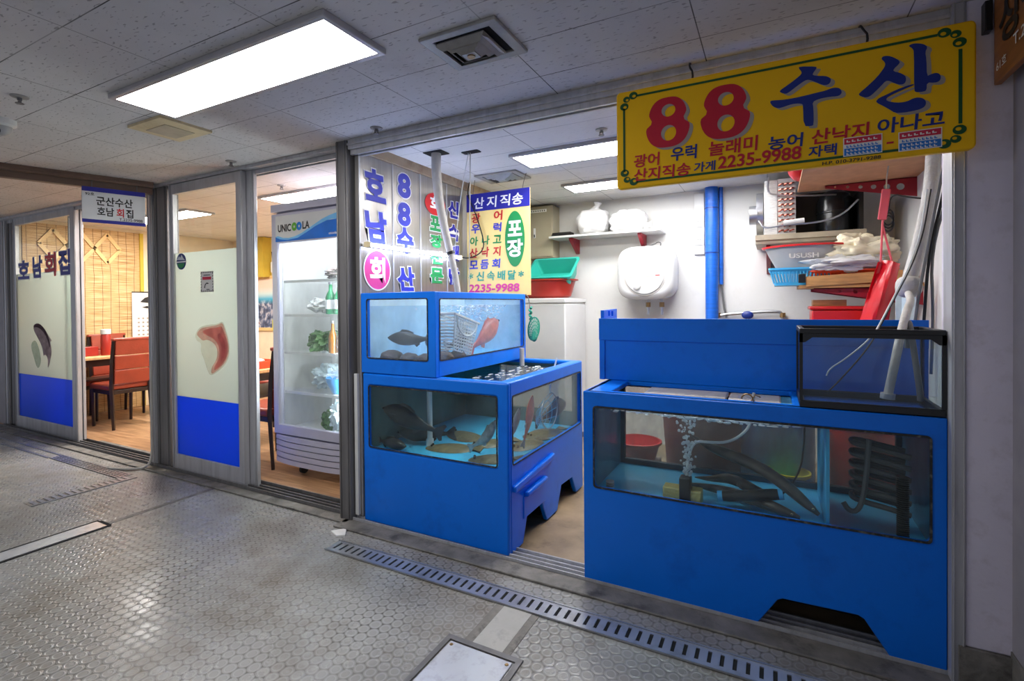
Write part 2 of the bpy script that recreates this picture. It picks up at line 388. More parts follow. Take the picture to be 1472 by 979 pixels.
def mat_frost():
    m, nt, out = nodes('frosted_film')
    L = nt.links.new
    d = nt.nodes.new('ShaderNodeBsdfPrincipled'); d.inputs['Base Color'].default_value = (*srgb(206, 214, 208), 1); d.inputs['Roughness'].default_value = 0.3
    t = nt.nodes.new('ShaderNodeBsdfTranslucent'); t.inputs[0].default_value = (*srgb(222, 230, 224), 1)
    tp = nt.nodes.new('ShaderNodeBsdfTransparent'); tp.inputs[0].default_value = (*srgb(220, 228, 220), 1)
    a = nt.nodes.new('ShaderNodeMixShader'); a.inputs[0].default_value = 0.5
    L(d.outputs[0], a.inputs[1]); L(t.outputs[0], a.inputs[2])
    b = nt.nodes.new('ShaderNodeMixShader'); b.inputs[0].default_value = 0.10
    L(a.outputs[0], b.inputs[1]); L(tp.outputs[0], b.inputs[2]); L(b.outputs[0], out.inputs[0])
    return m
M['frost'] = mat_frost()

def mat_print(name, col, var=0.2, scale=14, clear=0.5):
    m, nt, out = nodes(name)
    co = coords(nt)
    n = N(nt, 'ShaderNodeTexNoise', Scale=scale, Detail=4); nt.links.new(co, n.inputs['Vector'])
    c = ramp(nt, n.outputs[0], [(0.3, tuple(v*(1-var) for v in col)), (0.7, tuple(min(1, v*(1+var)) for v in col))])
    d = nt.nodes.new('ShaderNodeBsdfDiffuse'); t = nt.nodes.new('ShaderNodeBsdfTranslucent'); tp = nt.nodes.new('ShaderNodeBsdfTransparent')
    a = nt.nodes.new('ShaderNodeMixShader'); a.inputs[0].default_value = 0.5
    b = nt.nodes.new('ShaderNodeMixShader'); b.inputs[0].default_value = clear
    nt.links.new(c, d.inputs[0]); nt.links.new(c, t.inputs[0]); nt.links.new(c, tp.inputs[0])
    nt.links.new(d.outputs[0], a.inputs[1]); nt.links.new(t.outputs[0], a.inputs[2])
    nt.links.new(a.outputs[0], b.inputs[1]); nt.links.new(tp.outputs[0], b.inputs[2]); nt.links.new(b.outputs[0], out.inputs[0])
    return m

def mat_film():
    m, nt, out = nodes('blue_film')
    d = nt.nodes.new('ShaderNodeBsdfPrincipled'); d.inputs['Base Color'].default_value = (*srgb(0, 104, 250), 1); d.inputs['Roughness'].default_value = 0.35; d.inputs['Specular IOR Level'].default_value = 0.3
    t = nt.nodes.new('ShaderNodeBsdfTranslucent'); t.inputs[0].default_value = (*srgb(0, 104, 255), 1)
    a = nt.nodes.new('ShaderNodeMixShader'); a.inputs[0].default_value = 0.4
    nt.links.new(d.outputs[0], a.inputs[1]); nt.links.new(t.outputs[0], a.inputs[2]); nt.links.new(a.outputs[0], out.inputs[0])
    return m
M['blue_film'] = mat_film()

def mat_panel():
    m, nt, out = nodes('brushed_panel')
    L = nt.links.new
    p = nt.nodes.new('ShaderNodeBsdfPrincipled'); L(p.outputs[0], out.inputs[0])
    co = coords(nt, (1, 40, 1))
    n = N(nt, 'ShaderNodeTexNoise', Scale=2, Detail=5); L(co, n.inputs['Vector'])
    L(ramp(nt, n.outputs[0], [(0.3, srgb(150, 146, 142)), (0.7, srgb(166, 162, 158))]), p.inputs['Base Color'])
    p.inputs['Metallic'].default_value = 0.8; p.inputs['Roughness'].default_value = 0.3
    return m
M['panel'] = mat_panel()

def mat_paint():
    m, nt, out = nodes('seaside_picture')
    L = nt.links.new
    p = nt.nodes.new('ShaderNodeBsdfPrincipled'); L(p.outputs[0], out.inputs[0]); p.inputs['Roughness'].default_value = 0.5
    co = coords(nt)
    n = N(nt, 'ShaderNodeTexNoise', Scale=11, Detail=6); L(co, n.inputs['Vector'])
    dark = ramp(nt, n.outputs[0], [(0.35, srgb(24, 34, 60)), (0.5, srgb(80, 96, 130)), (0.62, srgb(196, 196, 206)), (0.7, srgb(120, 70, 60))])
    tc = nt.nodes.new('ShaderNodeTexCoord'); sx = nt.nodes.new('ShaderNodeSeparateXYZ'); L(tc.outputs['Object'], sx.inputs[0])
    sky = ramp(nt, sx.outputs['Z'], [(0.0, srgb(60, 170, 206)), (0.42, srgb(60, 170, 206)), (0.5, srgb(206, 226, 226)), (0.60, srgb(236, 214, 196))])
    f = ramp(nt, sx.outputs['Z'], [(0.34, (0, 0, 0)), (0.42, (1, 1, 1))])
    L(mixc(nt, f, dark, sky), p.inputs['Base Color'])
    return m
M['picture'] = mat_paint()

# ------------------------------------------------------------------ geometry helpers
class B:
    def __init__(s): s.bm = bmesh.new()
    def box(s, x0, x1, y0, y1, z0, z1, rot=None, piv=None):
        vs = [s.bm.verts.new((x, y, z)) for x in (x0, x1) for y in (y0, y1) for z in (z0, z1)]
        for f in ((0, 1, 3, 2), (4, 6, 7, 5), (0, 4, 5, 1), (2, 3, 7, 6), (0, 2, 6, 4), (1, 5, 7, 3)):
            s.bm.faces.new([vs[i] for i in f])
        if rot is not None:
            pv = Vector(piv) if piv is not None else Vector(((x0+x1)/2, (y0+y1)/2, (z0+z1)/2))
            for v in vs: v.co = rot @ (v.co-pv) + pv
        return s
    def rings(s, rings, closed=False, cap0=True, cap1=True):
        R = [[s.bm.verts.new(p) for p in r] for r in rings]
        n = len(R[0])
        pairs = list(zip(R, R[1:])) + ([(R[-1], R[0])] if closed else [])
        for a, b in pairs:
            for i in range(n):
                j = (i+1) % n
                try: s.bm.faces.new((a[i], a[j], b[j], b[i]))
                except ValueError: pass
        if not closed:
            if cap0: s.bm.faces.new(list(reversed(R[0])))
            if cap1: s.bm.faces.new(R[-1])
        return s
    def tube(s, pts, r, n=10, smooth=0, flat=1.0, cap=True):
        P = [Vector(p) for p in pts]
        rr = list(r) if isinstance(r, (list, tuple)) else [r]*len(P)
        for _ in range(smooth):
            Q, q = [P[0]], [rr[0]]
            for i in range(len(P)-1):
                Q += [P[i]*0.75+P[i+1]*0.25, P[i]*0.25+P[i+1]*0.75]
                q += [rr[i]*0.75+rr[i+1]*0.25, rr[i]*0.25+rr[i+1]*0.75]
            P, rr = Q+[P[-1]], q+[rr[-1]]
        t0 = (P[1]-P[0]).normalized()
        a = Vector((0, 0, 1)) if abs(t0.z) < 0.9 else Vector((1, 0, 0))
        u = (a - t0*a.dot(t0)).normalized()
        rings = []
        for i, p in enumerate(P):
            t = (P[min(i+1, len(P)-1)]-P[max(i-1, 0)]).normalized()
            u = (u - t*u.dot(t))
            u = u.normalized() if u.length > 1e-6 else t.orthogonal().normalized()
            v = t.cross(u)
            rings.append([p + (u*math.cos(2*PI*k/n) + v*math.sin(2*PI*k/n)*flat)*rr[i] for k in range(n)])
        return s.rings(rings, cap0=cap, cap1=cap)
    def cyl(s, p, q, r, r2=None, n=20):
        return s.tube([p, q], [r, r if r2 is None else r2], n)
    def lathe(s, prof, o=(0, 0, 0), n=28, sx=1, sy=1, cap=True, rot=None):
        o = Vector(o)
        rings = []
        for r, z in prof:
            ring = [Vector((r*sx*math.cos(2*PI*k/n), r*sy*math.sin(2*PI*k/n), z)) for k in range(n)]
            if rot is not None: ring = [rot @ p for p in ring]
            rings.append([p+o for p in ring])
        return s.rings(rings, cap0=cap and prof[0][0] > 1e-5, cap1=cap and prof[-1][0] > 1e-5)
    def ball(s, c, rx, ry=None, rz=None, n=16, m=10, noise=0.0, rot=None, sq=1.0):
        ry = rx if ry is None else ry; rz = rx if rz is None else rz
        c = Vector(c); rings = []
        pw = lambda v: math.copysign(abs(v)**sq, v)
        for i in range(m+1):
            a = -PI/2 + PI*i/m
            ca, sa = max(math.cos(a), 0.02), math.sin(a)
            ring = []
            for k in range(n):
                b = 2*PI*k/n
                f = 1 + (random.uniform(-noise, noise) if noise else 0)
                p = Vector((rx*pw(ca)*pw(math.cos(b)), ry*pw(ca)*pw(math.sin(b)), rz*pw(sa)))*f
                ring.append((rot @ p if rot is not None else p) + c)
            rings.append(ring)
        return s.rings(rings)
    def crumple(s, c, rx, ry, rz, amp=.3, freq=2.2, seed=0, n=44, m=26, sq=.85):
        c = Vector(c); rings = []
        pw = lambda v: math.copysign(abs(v)**sq, v)
        for i in range(m+1):
            a = -PI/2+PI*i/m; ca, sa = max(math.cos(a), 0.02), math.sin(a); ring = []
            for k in range(n):
                b = 2*PI*k/n
                d = Vector((pw(ca)*pw(math.cos(b)), pw(ca)*pw(math.sin(b)), pw(sa)))
                q = d*freq+Vector((seed*3.7, seed*1.3, seed*2.1))
                f = 1+amp*(noise.noise(q)*.9-abs(noise.noise(q*2.3))*.7+abs(noise.noise(q*5))*.35)
                ring.append(Vector((rx*d.x, ry*d.y, rz*d.z))*f+c)
            rings.append(ring)
        return s.rings(rings)
    def plate(s, outer, holes, O, U, V, Nn, t):
        """flat polygon with holes, extruded by t along Nn"""
        O, U, V, Nn = map(Vector, (O, U, V, Nn))
        b2 = bmesh.new(); edges = []
        for loop in [outer]+list(holes):
            vs = [b2.verts.new(O+U*a+V*b) for a, b in loop]
            edges += [b2.edges.new((vs[i], vs[(i+1) % len(vs)])) for i in range(len(vs))]
        bmesh.ops.triangle_fill(b2, edges=edges, use_beauty=True)
        bmesh.ops.dissolve_limit(b2, angle_limit=0.01, verts=b2.verts, edges=b2.edges)
        ex = bmesh.ops.extrude_face_region(b2, geom=b2.faces[:])
        for g in ex['geom']:
            if isinstance(g, bmesh.types.BMVert): g.co += Nn*t
        s.merge(b2); return s
    def flat(s, poly, O, U, V):
        O, U, V = map(Vector, (O, U, V))
        s.bm.faces.new([s.bm.verts.new(O+U*a+V*b) for a, b in poly]); return s
    def merge(s, b2):
        me = bpy.data.meshes.new('tmp'); b2.to_mesh(me); b2.free()
        s.bm.from_mesh(me); bpy.data.meshes.remove(me); return s
    def add_mesh(s, me, f):
        vs = [s.bm.verts.new(f(v.co)) for v in me.vertices]
        for p in me.polygons:
            try: s.bm.faces.new([vs[i] for i in p.vertices])
            except ValueError: pass
        return s
    def done(s, name, m, parent=None, bevel=0.0, smooth=True, seg=2, sub=0, angle=35, keep=False):
        bm = s.bm
        if not keep: bmesh.ops.recalc_face_normals(bm, faces=bm.faces[:])
        off = Vector((0, 0, 0))
        q = parent
        while q is not None: off += q.location; q = q.parent
        loc = Vector((0, 0, 0))
        if parent is None:
            xs = [v.co for v in bm.verts]
            loc = Vector(((min(v.x for v in xs)+max(v.x for v in xs))/2, (min(v.y for v in xs)+max(v.y for v in xs))/2, min(v.z for v in xs)))
            off = loc
        bmesh.ops.translate(bm, verts=bm.verts[:], vec=-off)
        me = bpy.data.meshes.new(name); bm.to_mesh(me); bm.free()
        o = bpy.data.objects.new(name, me); COL.objects.link(o)
        o.location = loc
        if parent is not None: o.parent = parent
        me.materials.append(M[m] if isinstance(m, str) else m)
        if smooth:
            me.polygons.foreach_set('use_smooth', [True]*len(me.polygons))
            me.set_sharp_from_angle(angle=math.radians(angle))
        if bevel:
            md = o.modifiers.new('bevel', 'BEVEL'); md.width = bevel; md.segments = seg; md.limit_method = 'ANGLE'; md.angle_limit = math.radians(40)
        if sub:
            md = o.modifiers.new('sub', 'SUBSURF'); md.levels = md.render_levels = sub
        return o

def tag(o, label, cat, group=None):
    o['label'] = label; o['category'] = cat
    if group: o['group'] = group
    return o
def thing(name, label, cat, loc=(0, 0, 0), group=None):
    o = bpy.data.objects.new(name, None); COL.objects.link(o); o.location = loc; o.empty_display_size = 0.1
    return tag(o, label, cat, group)
def struct(o): o['kind'] = 'structure'; return o
def box(name, m, x0, x1, y0, y1, z0, z1, parent=None, bevel=0.0):
    return B().box(x0, x1, y0, y1, z0, z1).done(name, m, parent, bevel)
def copy_tree(o, parent=None):
    c = o.copy(); COL.objects.link(c)
    if parent is not None: c.parent = parent
    for ch in list(o.children): copy_tree(ch, c)
    return c
def rrect(x0, x1, y0, y1, r, n=5):
    p = []
    for cx, cy, a in ((x1-r, y0+r, -PI/2), (x1-r, y1-r, 0), (x0+r, y1-r, PI/2), (x0+r, y0+r, PI)):
        p += [(cx+r*math.cos(a+PI/2*k/n), cy+r*math.sin(a+PI/2*k/n)) for k in range(n+1)]
    return p
def oval(cx, cy, rx, ry, n=40): return [(cx+rx*math.cos(2*PI*k/n), cy+ry*math.sin(2*PI*k/n)) for k in range(n)]
def chaikin(p, k=2):
    for _ in range(k):
        q = []
        for i in range(len(p)):
            a, b = p[i], p[(i+1) % len(p)]
            q += [(a[0]*0.75+b[0]*0.25, a[1]*0.75+b[1]*0.25), (a[0]*0.25+b[0]*0.75, a[1]*0.25+b[1]*0.75)]
        p = q
    return p

# ------------------------------------------------------------------ lettering
_tx = {}
def text_mesh(s, bold=0.0, slant=0.0, gap=1.0):
    k = (s, bold, slant, gap)
    if k not in _tx:
        cu = bpy.data.curves.new('t', 'FONT'); cu.body = s; cu.offset = bold; cu.shear = slant; cu.space_character = gap
        cu.resolution_u = 4
        o = bpy.data.objects.new('t', cu); COL.objects.link(o)
        bpy.context.view_layer.update()
        dg = bpy.context.evaluated_depsgraph_get()
        me = bpy.data.meshes.new_from_object(o.evaluated_get(dg))
        bpy.data.objects.remove(o); bpy.data.curves.remove(cu)
        xs = [v.co.x for v in me.vertices]; ys = [v.co.y for v in me.vertices]
        _tx[k] = (me, min(xs), max(xs), min(ys), max(ys))
    return _tx[k]

class Face:
    """a flat face that carries lettering: point (a, b) -> O + U a + V b"""
    def __init__(s, O, U, V):
        s.O, s.U, s.V = Vector(O), Vector(U), Vector(V); s.n = s.U.cross(s.V).normalized()
    def text(s, par, txt, m, box_, bold=0.02, outline=0.0, om=None, lift=0.0015, name='lettering', slant=0.0, gap=1.0, shadow=None):
        me, a0, a1, b0, b1 = text_mesh(txt, bold, slant, gap)
        x0, y0, x1, y1 = box_
        f = lambda dx, dy, l: (lambda c: s.O + s.U*(x0+(c.x-a0)/(a1-a0)*(x1-x0)+dx) + s.V*(y0+(c.y-b0)/(b1-b0)*(y1-y0)+dy) + s.n*l)
        if shadow:
            B().add_mesh(me, f(shadow[0], shadow[1], lift*0.5)).done(name+'_shadow', shadow[2], par, smooth=False, keep=True)
        if outline:
            mo, c0, c1, d0, d1 = text_mesh(txt, bold+outline, slant, gap)
            kx, ky = (x1-x0)/(a1-a0), (y1-y0)/(b1-b0)
            fo = lambda c: s.O + s.U*(x0+(c.x-a0)*kx) + s.V*(y0+(c.y-b0)*ky) + s.n*lift*0.6
            B().add_mesh(mo, fo).done(name+'_outline', om, par, smooth=False, keep=True)
        return B().add_mesh(me, f(0, 0, lift)).done(name, m, par, smooth=False, keep=True)
    def poly(s, par, pts, m, lift=0.0012, name='panel_print', holes=()):
        b = B()
        b.plate(pts, holes, s.O+s.n*lift, s.U, s.V, s.n, 0.0003)
        return b.done(name, m, par, smooth=False)

# ================================================================== the setting
ZC = 2.39
YF = 2.345       # plane of the left shop front
def sbox(name, m, *a, bevel=0.0): return struct(box(name, m, *a, None, bevel))
sbox('floor', 'floor', -10.5, 3.2, -3.0, 2.30, -0.05, 0.0)
sbox('floor_shop', 'concrete', -2.36, 0.95, 2.30, 4.9, -0.05, 0.002)
sbox('floor_restaurant', 'woodfloor', -9.2, -2.36, 2.36, 5.2, -0.05, 0.012)
sbox('ceiling', 'ceiling', -10.5, 3.2, -3.0, 2.36, ZC, ZC+0.05)
sbox('ceiling_shop', 'ceiling_in', -2.36, 0.95, 2.36, 4.9, ZC, ZC+0.05)
sbox('ceiling_restaurant', 'ceiling_in', -9.2, -2.36, 2.36, 5.2, ZC+0.01, ZC+0.06)
sbox('wall_back', 'wall', -2.36, 0.95, 4.88, 4.95, 0, ZC)
sbox('wall_right', 'wall', 0.85, 0.92, 2.33, 4.9, 0, ZC)
sbox('wall_restaurant_back', 'wall_warm', -9.2, -2.36, 5.0, 5.07, 0, ZC+0.01)
sbox('wall_restaurant_left', 'wall_warm', -7.72, -7.64, 2.45, 5.0, 0, ZC+0.01)
sbox('wall_partition', 'wall', -2.42, -2.335, 2.37, 4.9, 0, ZC)
sbox('wall_left', 'pillar', -9.4, -7.9, 2.40, 2.5, 0, ZC)
sbox('trim_partition', 'trimwood', -2.335, -2.29, 2.36, 4.88, 2.325, ZC)
# pale painted column at the right of the shop and the pillar beside it
b = B(); b.box(0.592, 0.72, 2.262, 2.55, 0.15, ZC)
struct(b.done('wall_column', 'column', None, 0.006))
sbox('trim_column_base', 'cement', 0.572, 0.722, 2.25, 2.55, 0, 0.15)
sbox('wall_pillar', 'pillar', 0.712, 1.6, 1.2, 2.262, 0.17, ZC)
sbox('trim_pillar_base', 'cement', 0.708, 1.6, 1.19, 2.262, 0, 0.17)
sbox('wall_right_return', 'wall', 0.60, 0.9, 2.33, 2.42, 0, ZC)
# kerb and sill
b = B(); b.box(-2.40, 0.60, 2.185, 2.30, 0, 0.012); struct(b.done('trim_kerb', 'cement', None, 0.004))
b = B(); b.box(-7.9, -2.36, 2.245, 2.33, 0, 0.012); struct(b.done('trim_kerb_left', 'cement', None, 0.004))
b = B(); b.box(-2.40, 0.59, 2.30, 2.42, 0, 0.010)
for y in (2.30, 2.335, 2.37, 2.412): b.box(-2.40, 0.59, y, y+0.008, 0.01, 0.026)
struct(b.done('trim_sill', 'alu', None))
b = B(); b.box(-7.9, -2.44, 2.33, 2.47, 0, 0.012)
for y in (2.33, 2.365, 2.40, 2.462): b.box(-7.9, -2.44, y, y+0.008, 0.012, 0.034)
struct(b.done('trim_sill_left', 'alu_dark', None))
b = B(); b.box(-6.03, -4.75, 2.47, 2.53, 0, 0.018); struct(b.done('trim_threshold', 'cement', None, 0.004))
# header over the shop opening and over the doors
b = B(); b.box(-2.34, 0.60, 2.285, 2.40, 2.33, ZC); b.box(-2.34, 0.60, 2.305, 2.325, 2.30, 2.33); b.box(-2.34, 0.60, 2.35, 2.37, 2.30, 2.33); b.box(-2.34, 0.60, 2.275, 2.285, 2.352, 2.366)
struct(b.done('trim_header', 'alu', None, 0.002))
b = B(); b.box(-7.9, -2.34, 2.335, 2.45, 2.368, ZC); b.box(-7.9, -2.34, 2.395, 2.41, 2.335, 2.368); b.box(-7.9, -2.34, 2.44, 2.45, 2.335, 2.368)
struct(b.done('trim_header_left', 'alu', None, 0.002))
# posts
def post(name, x0, x1, y0, y1, m='alu', z1=ZC):
    b = B(); b.box(x0, x1, y0, y1, 0, z1)
    w = x1-x0
    b.box(x0+w*0.12, x0+w*0.2, y0-0.006, y0, 0.0, z1); b.box(x1-w*0.2, x1-w*0.12, y0-0.006, y0, 0.0, z1)
    return struct(b.done(name, m, None, 0.003))
post('trim_post', -2.446, -2.35, 2.285, 2.42, 'alu_dark')
post('trim_post_jamb', 0.553, 0.592, 2.262, 2.36)
post('trim_post_left', -4.735, -4.665, 2.335, 2.46)
post('trim_post_left_dark', -4.66, -4.47, 2.355, 2.45, 'alu_dark')
post('trim_post_far', -7.9, -7.80, 2.385, 2.48, 'alu')
post('trim_post_far_dark', -7.79, -7.66, 2.40, 2.48, 'alu_dark')
post('trim_post_middle', -3.50, -3.392, 2.384, 2.412)
sbox('trim_strip', 'white', -2.342, -2.315, 2.316, 2.334, 0.04, 0.93)
# overhead brown rail crossing the corridor
a = math.atan2(0.83, 0.29)
b = B()
rot = Matrix.Rotation(a, 3, 'Z')
b.box(-1.9, 0.88, -0.05, 0.0, 2.345, ZC, rot, (0, 0, 0)); b.box(-1.9, 0.88, 0.0, 0.06, 2.30, 2.375, rot, (0, 0, 0)); b.box(-1.9, 0.88, -0.055, -0.045, 2.362, 2.368, rot, (0, 0, 0))
bmesh.ops.translate(b.bm, verts=b.bm.verts[:], vec=(-4.86, 1.47, 0))
struct(b.done('trim_overhead_rail', 'bronze', None, 0.002))

# ------------------------------------------------------------------ sliding doors (part of the setting)
def sliding_door(name, x0, x1, y, zb, zt, frost_z, blue_z, st_l, st_r, mat_frame='alu'):
    g0, g1, gz0, gz1 = x0+st_l, x1-st_r, zb+0.13, zt-0.08
    b = B(); b.plate([(x0, zb), (x1, zb), (x1, zt), (x0, zt)], [[(g0, gz0), (g0, gz1), (g1, gz1), (g1, gz0)]], (0, y, 0), (1, 0, 0), (0, 0, 1), (0, 1, 0), 0.036)
    b.box(x1-0.012, x1, y-0.006, y, zb, zt); b.box(x0, x0+0.012, y-0.006, y, zb, zt)
    fr = struct(b.done(name, mat_frame, None, 0.003))
    box('glass_pane', 'clear_glass', g0, g1, y+0.016, y+0.020, frost_z, gz1, fr)
    box('frosted_pane', 'frost', g0, g1, y+0.015, y+0.021, blue_z, frost_z, fr)
    box('blue_film', 'blue_film', g0, g1, y+0.014, y+0.022, gz0, blue_z, fr)
    return fr
door1 = sliding_door('door_1', -4.41, -3.475, YF, 0.02, 2.365, 1.80, 0.628, 0.042, 0.07)
door2 = sliding_door('door_2', -7.63, -6.16, 2.39, 0.02, 2.375, 1.745, 0.626, 0.06, 0.115)
# second leaf of the far door, slid behind it
b = B(); b.plate([(-6.42, 0.03), (-6.155, 0.03), (-6.155, 2.36), (-6.42, 2.36)], [[(-6.40, 0.12), (-6.40, 2.28), (-6.215, 2.28), (-6.215, 0.12)]], (0, 2.432, 0), (1, 0, 0), (0, 0, 1), (0, 1, 0), 0.025)
d3 = struct(b.done('door_3', 'alu', None, 0.003))
box('glass_pane', 'clear_glass', -6.40, -6.215, 2.444, 2.448, 0.12, 2.28, d3)

# prints on the doors
fd1 = Face((0, YF+0.014, 0), (1, 0, 0), (0, 0, 1))
fd2 = Face((0, 2.404, 0), (1, 0, 0), (0, 0, 1))
for t, mm, bx in (('호', 'letter_navy', (-7.535, 1.685, -7.25, 1.89)), ('남', 'letter_navy', (-7.16, 1.69, -6.93, 1.925)), ('회', 'letter_red', (-6.87, 1.695, -6.61, 1.945)), ('집', 'letter_navy', (-6.555, 1.70, -6.30, 1.96))):
    fd2.text(door2, t, mm, bx, 0.03, 0.03, 'letter_white', name='door_letter', lift=0.004)

def fish_outline(L, H, n=14):
    """side view of a fish, head at x=0, tail at x=L, for flat prints"""
    prof = [(0, .02), (.08, .42), (.2, .82), (.35, 1), (.5, .92), (.65, .66), (.8, .32), (.86, .22)]
    up_ = [(x*L, y*H/2) for x, y in prof]; lo = [(x*L, -y*H/2*0.85) for x, y in prof]
    return up_ + [(L, H*0.42), (L*0.95, 0), (L, -H*0.42)] + lo[::-1][:-1]
def place2(poly, c, ang, bend=0.0, L=1.0):
    o = []
    for x, y in poly:
        t = x/L-0.5; y += bend*t*t*4
        x -= L/2
        o.append((c[0]+x*math.cos(ang)-y*math.sin(ang), c[1]+x*math.sin(ang)+y*math.cos(ang)))
    return o
M['print_fish'] = mat_print('print_fish_body', srgb(196, 184, 194), 0.25, 16, 0.3)
M['print_dark'] = mat_print('print_fish_back', srgb(150, 134, 146), 0.3, 26)
M['print_shadow'] = mat_print('print_fish_grey', srgb(226, 232, 230), 0.05, 14, 0.86)
M['print_red_a'] = mat_print('print_red_pale', srgb(250, 224, 220), 0.05, 14, 0.8)
M['print_red_b'] = mat_print('print_red_mid', srgb(246, 206, 204), 0.07, 14, 0.7)
M['print_red'] = mat_print('print_red_fish', srgb(244, 200, 200), 0.1, 14, 0.7)
M['print_pale'] = mat_print('print_pale', srgb(248, 246, 242), 0.03, 14, 0.88)
# grey fish print hanging on the far door
def fpx(pts): return [(-7.182+(a_/3.496-46)*.0167, 1.212-(c_/3.496+360-463)*.0075) for a_, c_ in pts]
fd2.poly(door2, chaikin(fpx([(150, 470), (170, 450), (185, 475), (195, 520), (200, 560), (185, 600), (172, 580), (162, 540), (150, 500)])), 'print_shadow', 0.003, 'fish_print_shadow')
fd2.poly(door2, chaikin(fpx([(165, 375), (185, 365), (205, 375), (225, 400), (240, 430), (257, 452), (245, 456), (251, 480), (253, 510), (246, 545), (240, 570), (232, 590), (234, 560), (233, 540), (226, 525), (218, 524), (212, 532), (210, 500), (200, 470), (185, 440), (170, 415), (163, 395)]), 1), 'print_fish', 0.004, 'fish_print')
fd2.poly(door2, chaikin(fpx([(164, 378), (185, 366), (205, 376), (225, 402), (239, 432), (246, 470), (243, 490), (239, 465), (228, 432), (213, 408), (196, 392), (180, 386), (168, 390)]), 1), 'print_dark', 0.0046, 'fish_print_back')

# curled red fish print on the near door
def rpx(pts): return chaikin([(-4.136+(a_/3.262+230-275)*.009, 1.216-(c_/3.262+440-467.5)*.00543) for a_, c_ in pts], 2)
fd1.poly(door1, rpx([(158, 140), (180, 100), (225, 88), (268, 84), (290, 68), (303, 105), (318, 160), (320, 215), (308, 255), (285, 288), (250, 318), (228, 328), (215, 300), (200, 250), (185, 215), (190, 175), (165, 165)]), 'print_pale', 0.0022, 'fish_print_body')
fd1.poly(door1, rpx([(165, 135), (188, 104), (230, 96), (270, 88), (289, 75), (300, 110), (314, 160), (317, 212), (305, 250), (284, 280), (250, 312), (233, 320), (236, 288), (258, 255), (266, 218), (258, 184), (238, 166), (215, 158), (198, 166), (182, 152)]), 'print_red_a', 0.0028, 'fish_print')
fd1.poly(door1, rpx([(190, 120), (228, 104), (268, 100), (287, 92), (298, 125), (311, 165), (313, 210), (302, 245), (282, 274), (252, 302), (246, 290), (268, 255), (276, 215), (268, 176), (246, 150), (215, 138)]), 'print_red_b', 0.0033, 'fish_print')
fd1.poly(door1, rpx([(262, 130), (285, 125), (302, 165), (305, 208), (294, 240), (276, 262), (286, 215), (280, 170)]), 'print_red', 0.0038, 'fish_print')
# stickers
st = B(); st.plate(oval(-4.275, 1.73, 0.066, 0.066), [], (0, YF+0.0105, 0), (1, 0, 0), (0, 0, 1), (0, 1, 0), 0.002)
st = st.done('round_sticker', 'navy', door1)
fs = Face((0, YF+0.010, 0), (1, 0, 0), (0, 0, 1))
fs.poly(door1, [(-4.33, 1.745), (-4.30, 1.775), (-4.285, 1.76), (-4.265, 1.785), (-4.24, 1.755), (-4.22, 1.74)], 'sign_white', 0.001, 'sticker_print')
fs.poly(door1, [(-4.325, 1.715), (-4.225, 1.715), (-4.24, 1.685), (-4.275, 1.672), (-4.31, 1.685)], 'letter_green', 0.001, 'sticker_print')
fs.poly(door1, [(-4.34, 1.732), (-4.21, 1.732), (-4.21, 1.722), (-4.34, 1.722)], 'letter_white', 0.0012, 'sticker_print')
B().box(-4.01, -3.845, YF+0.0095, YF+0.0125, 1.475, 1.638).done('notice_sticker', 'paper', door1)
for k in range(7):
    x = -4.005+k*0.0245
    for z in (1.479, 1.626): fs.poly(door1, [(x, z), (x+0.012, z), (x+0.016, z+0.008), (x+0.004, z+0.008)], 'letter_black', 0.002, 'sticker_stripe')
for k in range(7):
    z = 1.485+k*0.0215
    for x in (-4.007, -3.856): fs.poly(door1, [(x, z), (x+0.008, z+0.004), (x+0.008, z+0.014), (x, z+0.010)], 'letter_black', 0.002, 'sticker_stripe')
fs.poly(door1, rrect(-3.985, -3.872, 1.572, 1.595, 0.003), 'sticker_red', 0.0018, 'sticker_print')
fs.poly(door1, rrect(-3.97, -3.885, 1.605, 1.611, 0.001), 'letter_black', 0.0018, 'sticker_print')
fs.poly(door1, [(-3.965, 1.51), (-3.955, 1.535), (-3.93, 1.55), (-3.905, 1.545), (-3.91, 1.538), (-3.935, 1.54), (-3.95, 1.525), (-3.952, 1.505)], 'letter_black', 0.0018, 'sticker_print')
fs.poly(door1, rrect(-3.935, -3.895, 1.492, 1.498, 0.001), 'letter_black', 0.0018, 'sticker_print')

# ================================================================== restaurant behind the doors
bl = B().box(-7.64, -7.625, 2.47, 3.66, 0.02, 2.36).done('bamboo_blind', 'blind', None)
tag(bl, 'woven reed blind covering the wall behind the tables', 'blind')
box('edge_pole', 'mustard', -7.64, -7.60, 3.66, 3.70, 0.02, 2.36, bl)
lt = thing('lattice_trellis', 'folding wooden diamond lattice hung on the reed blind', 'trellis', (-7.62, 3.0, 1.85))
def batten(y0, z0, y1, z1):
    L = math.hypot(y1-y0, z1-z0); an = math.atan2(z1-z0, y1-y0)
    b = B(); b.box(-7.625, -7.607, -L/2, L/2, -0.021, 0.021, Matrix.Rotation(an, 3, 'X'), (-7.616, 0, 0))
    bmesh.ops.translate(b.bm, verts=b.bm.verts[:], vec=(0, (y0+y1)/2, (z0+z1)/2))
    b.done('batten', 'batten', lt)
for y in (2.875, ):
    batten(2.611, 2.125, 2.743, 2.30); batten(2.743, 2.30, 2.875, 2.125); batten(2.611, 2.125, 2.743, 1.95); batten(2.743, 1.95, 2.875, 2.125)
for y0 in (2.875, 3.152):
    batten(y0, 2.118, y0+.1385, 2.30); batten(y0+.1385, 2.30, y0+.277, 2.112); batten(y0, 2.118, y0+.1385, 1.935); batten(y0+.1385, 1.935, y0+.277, 2.112)

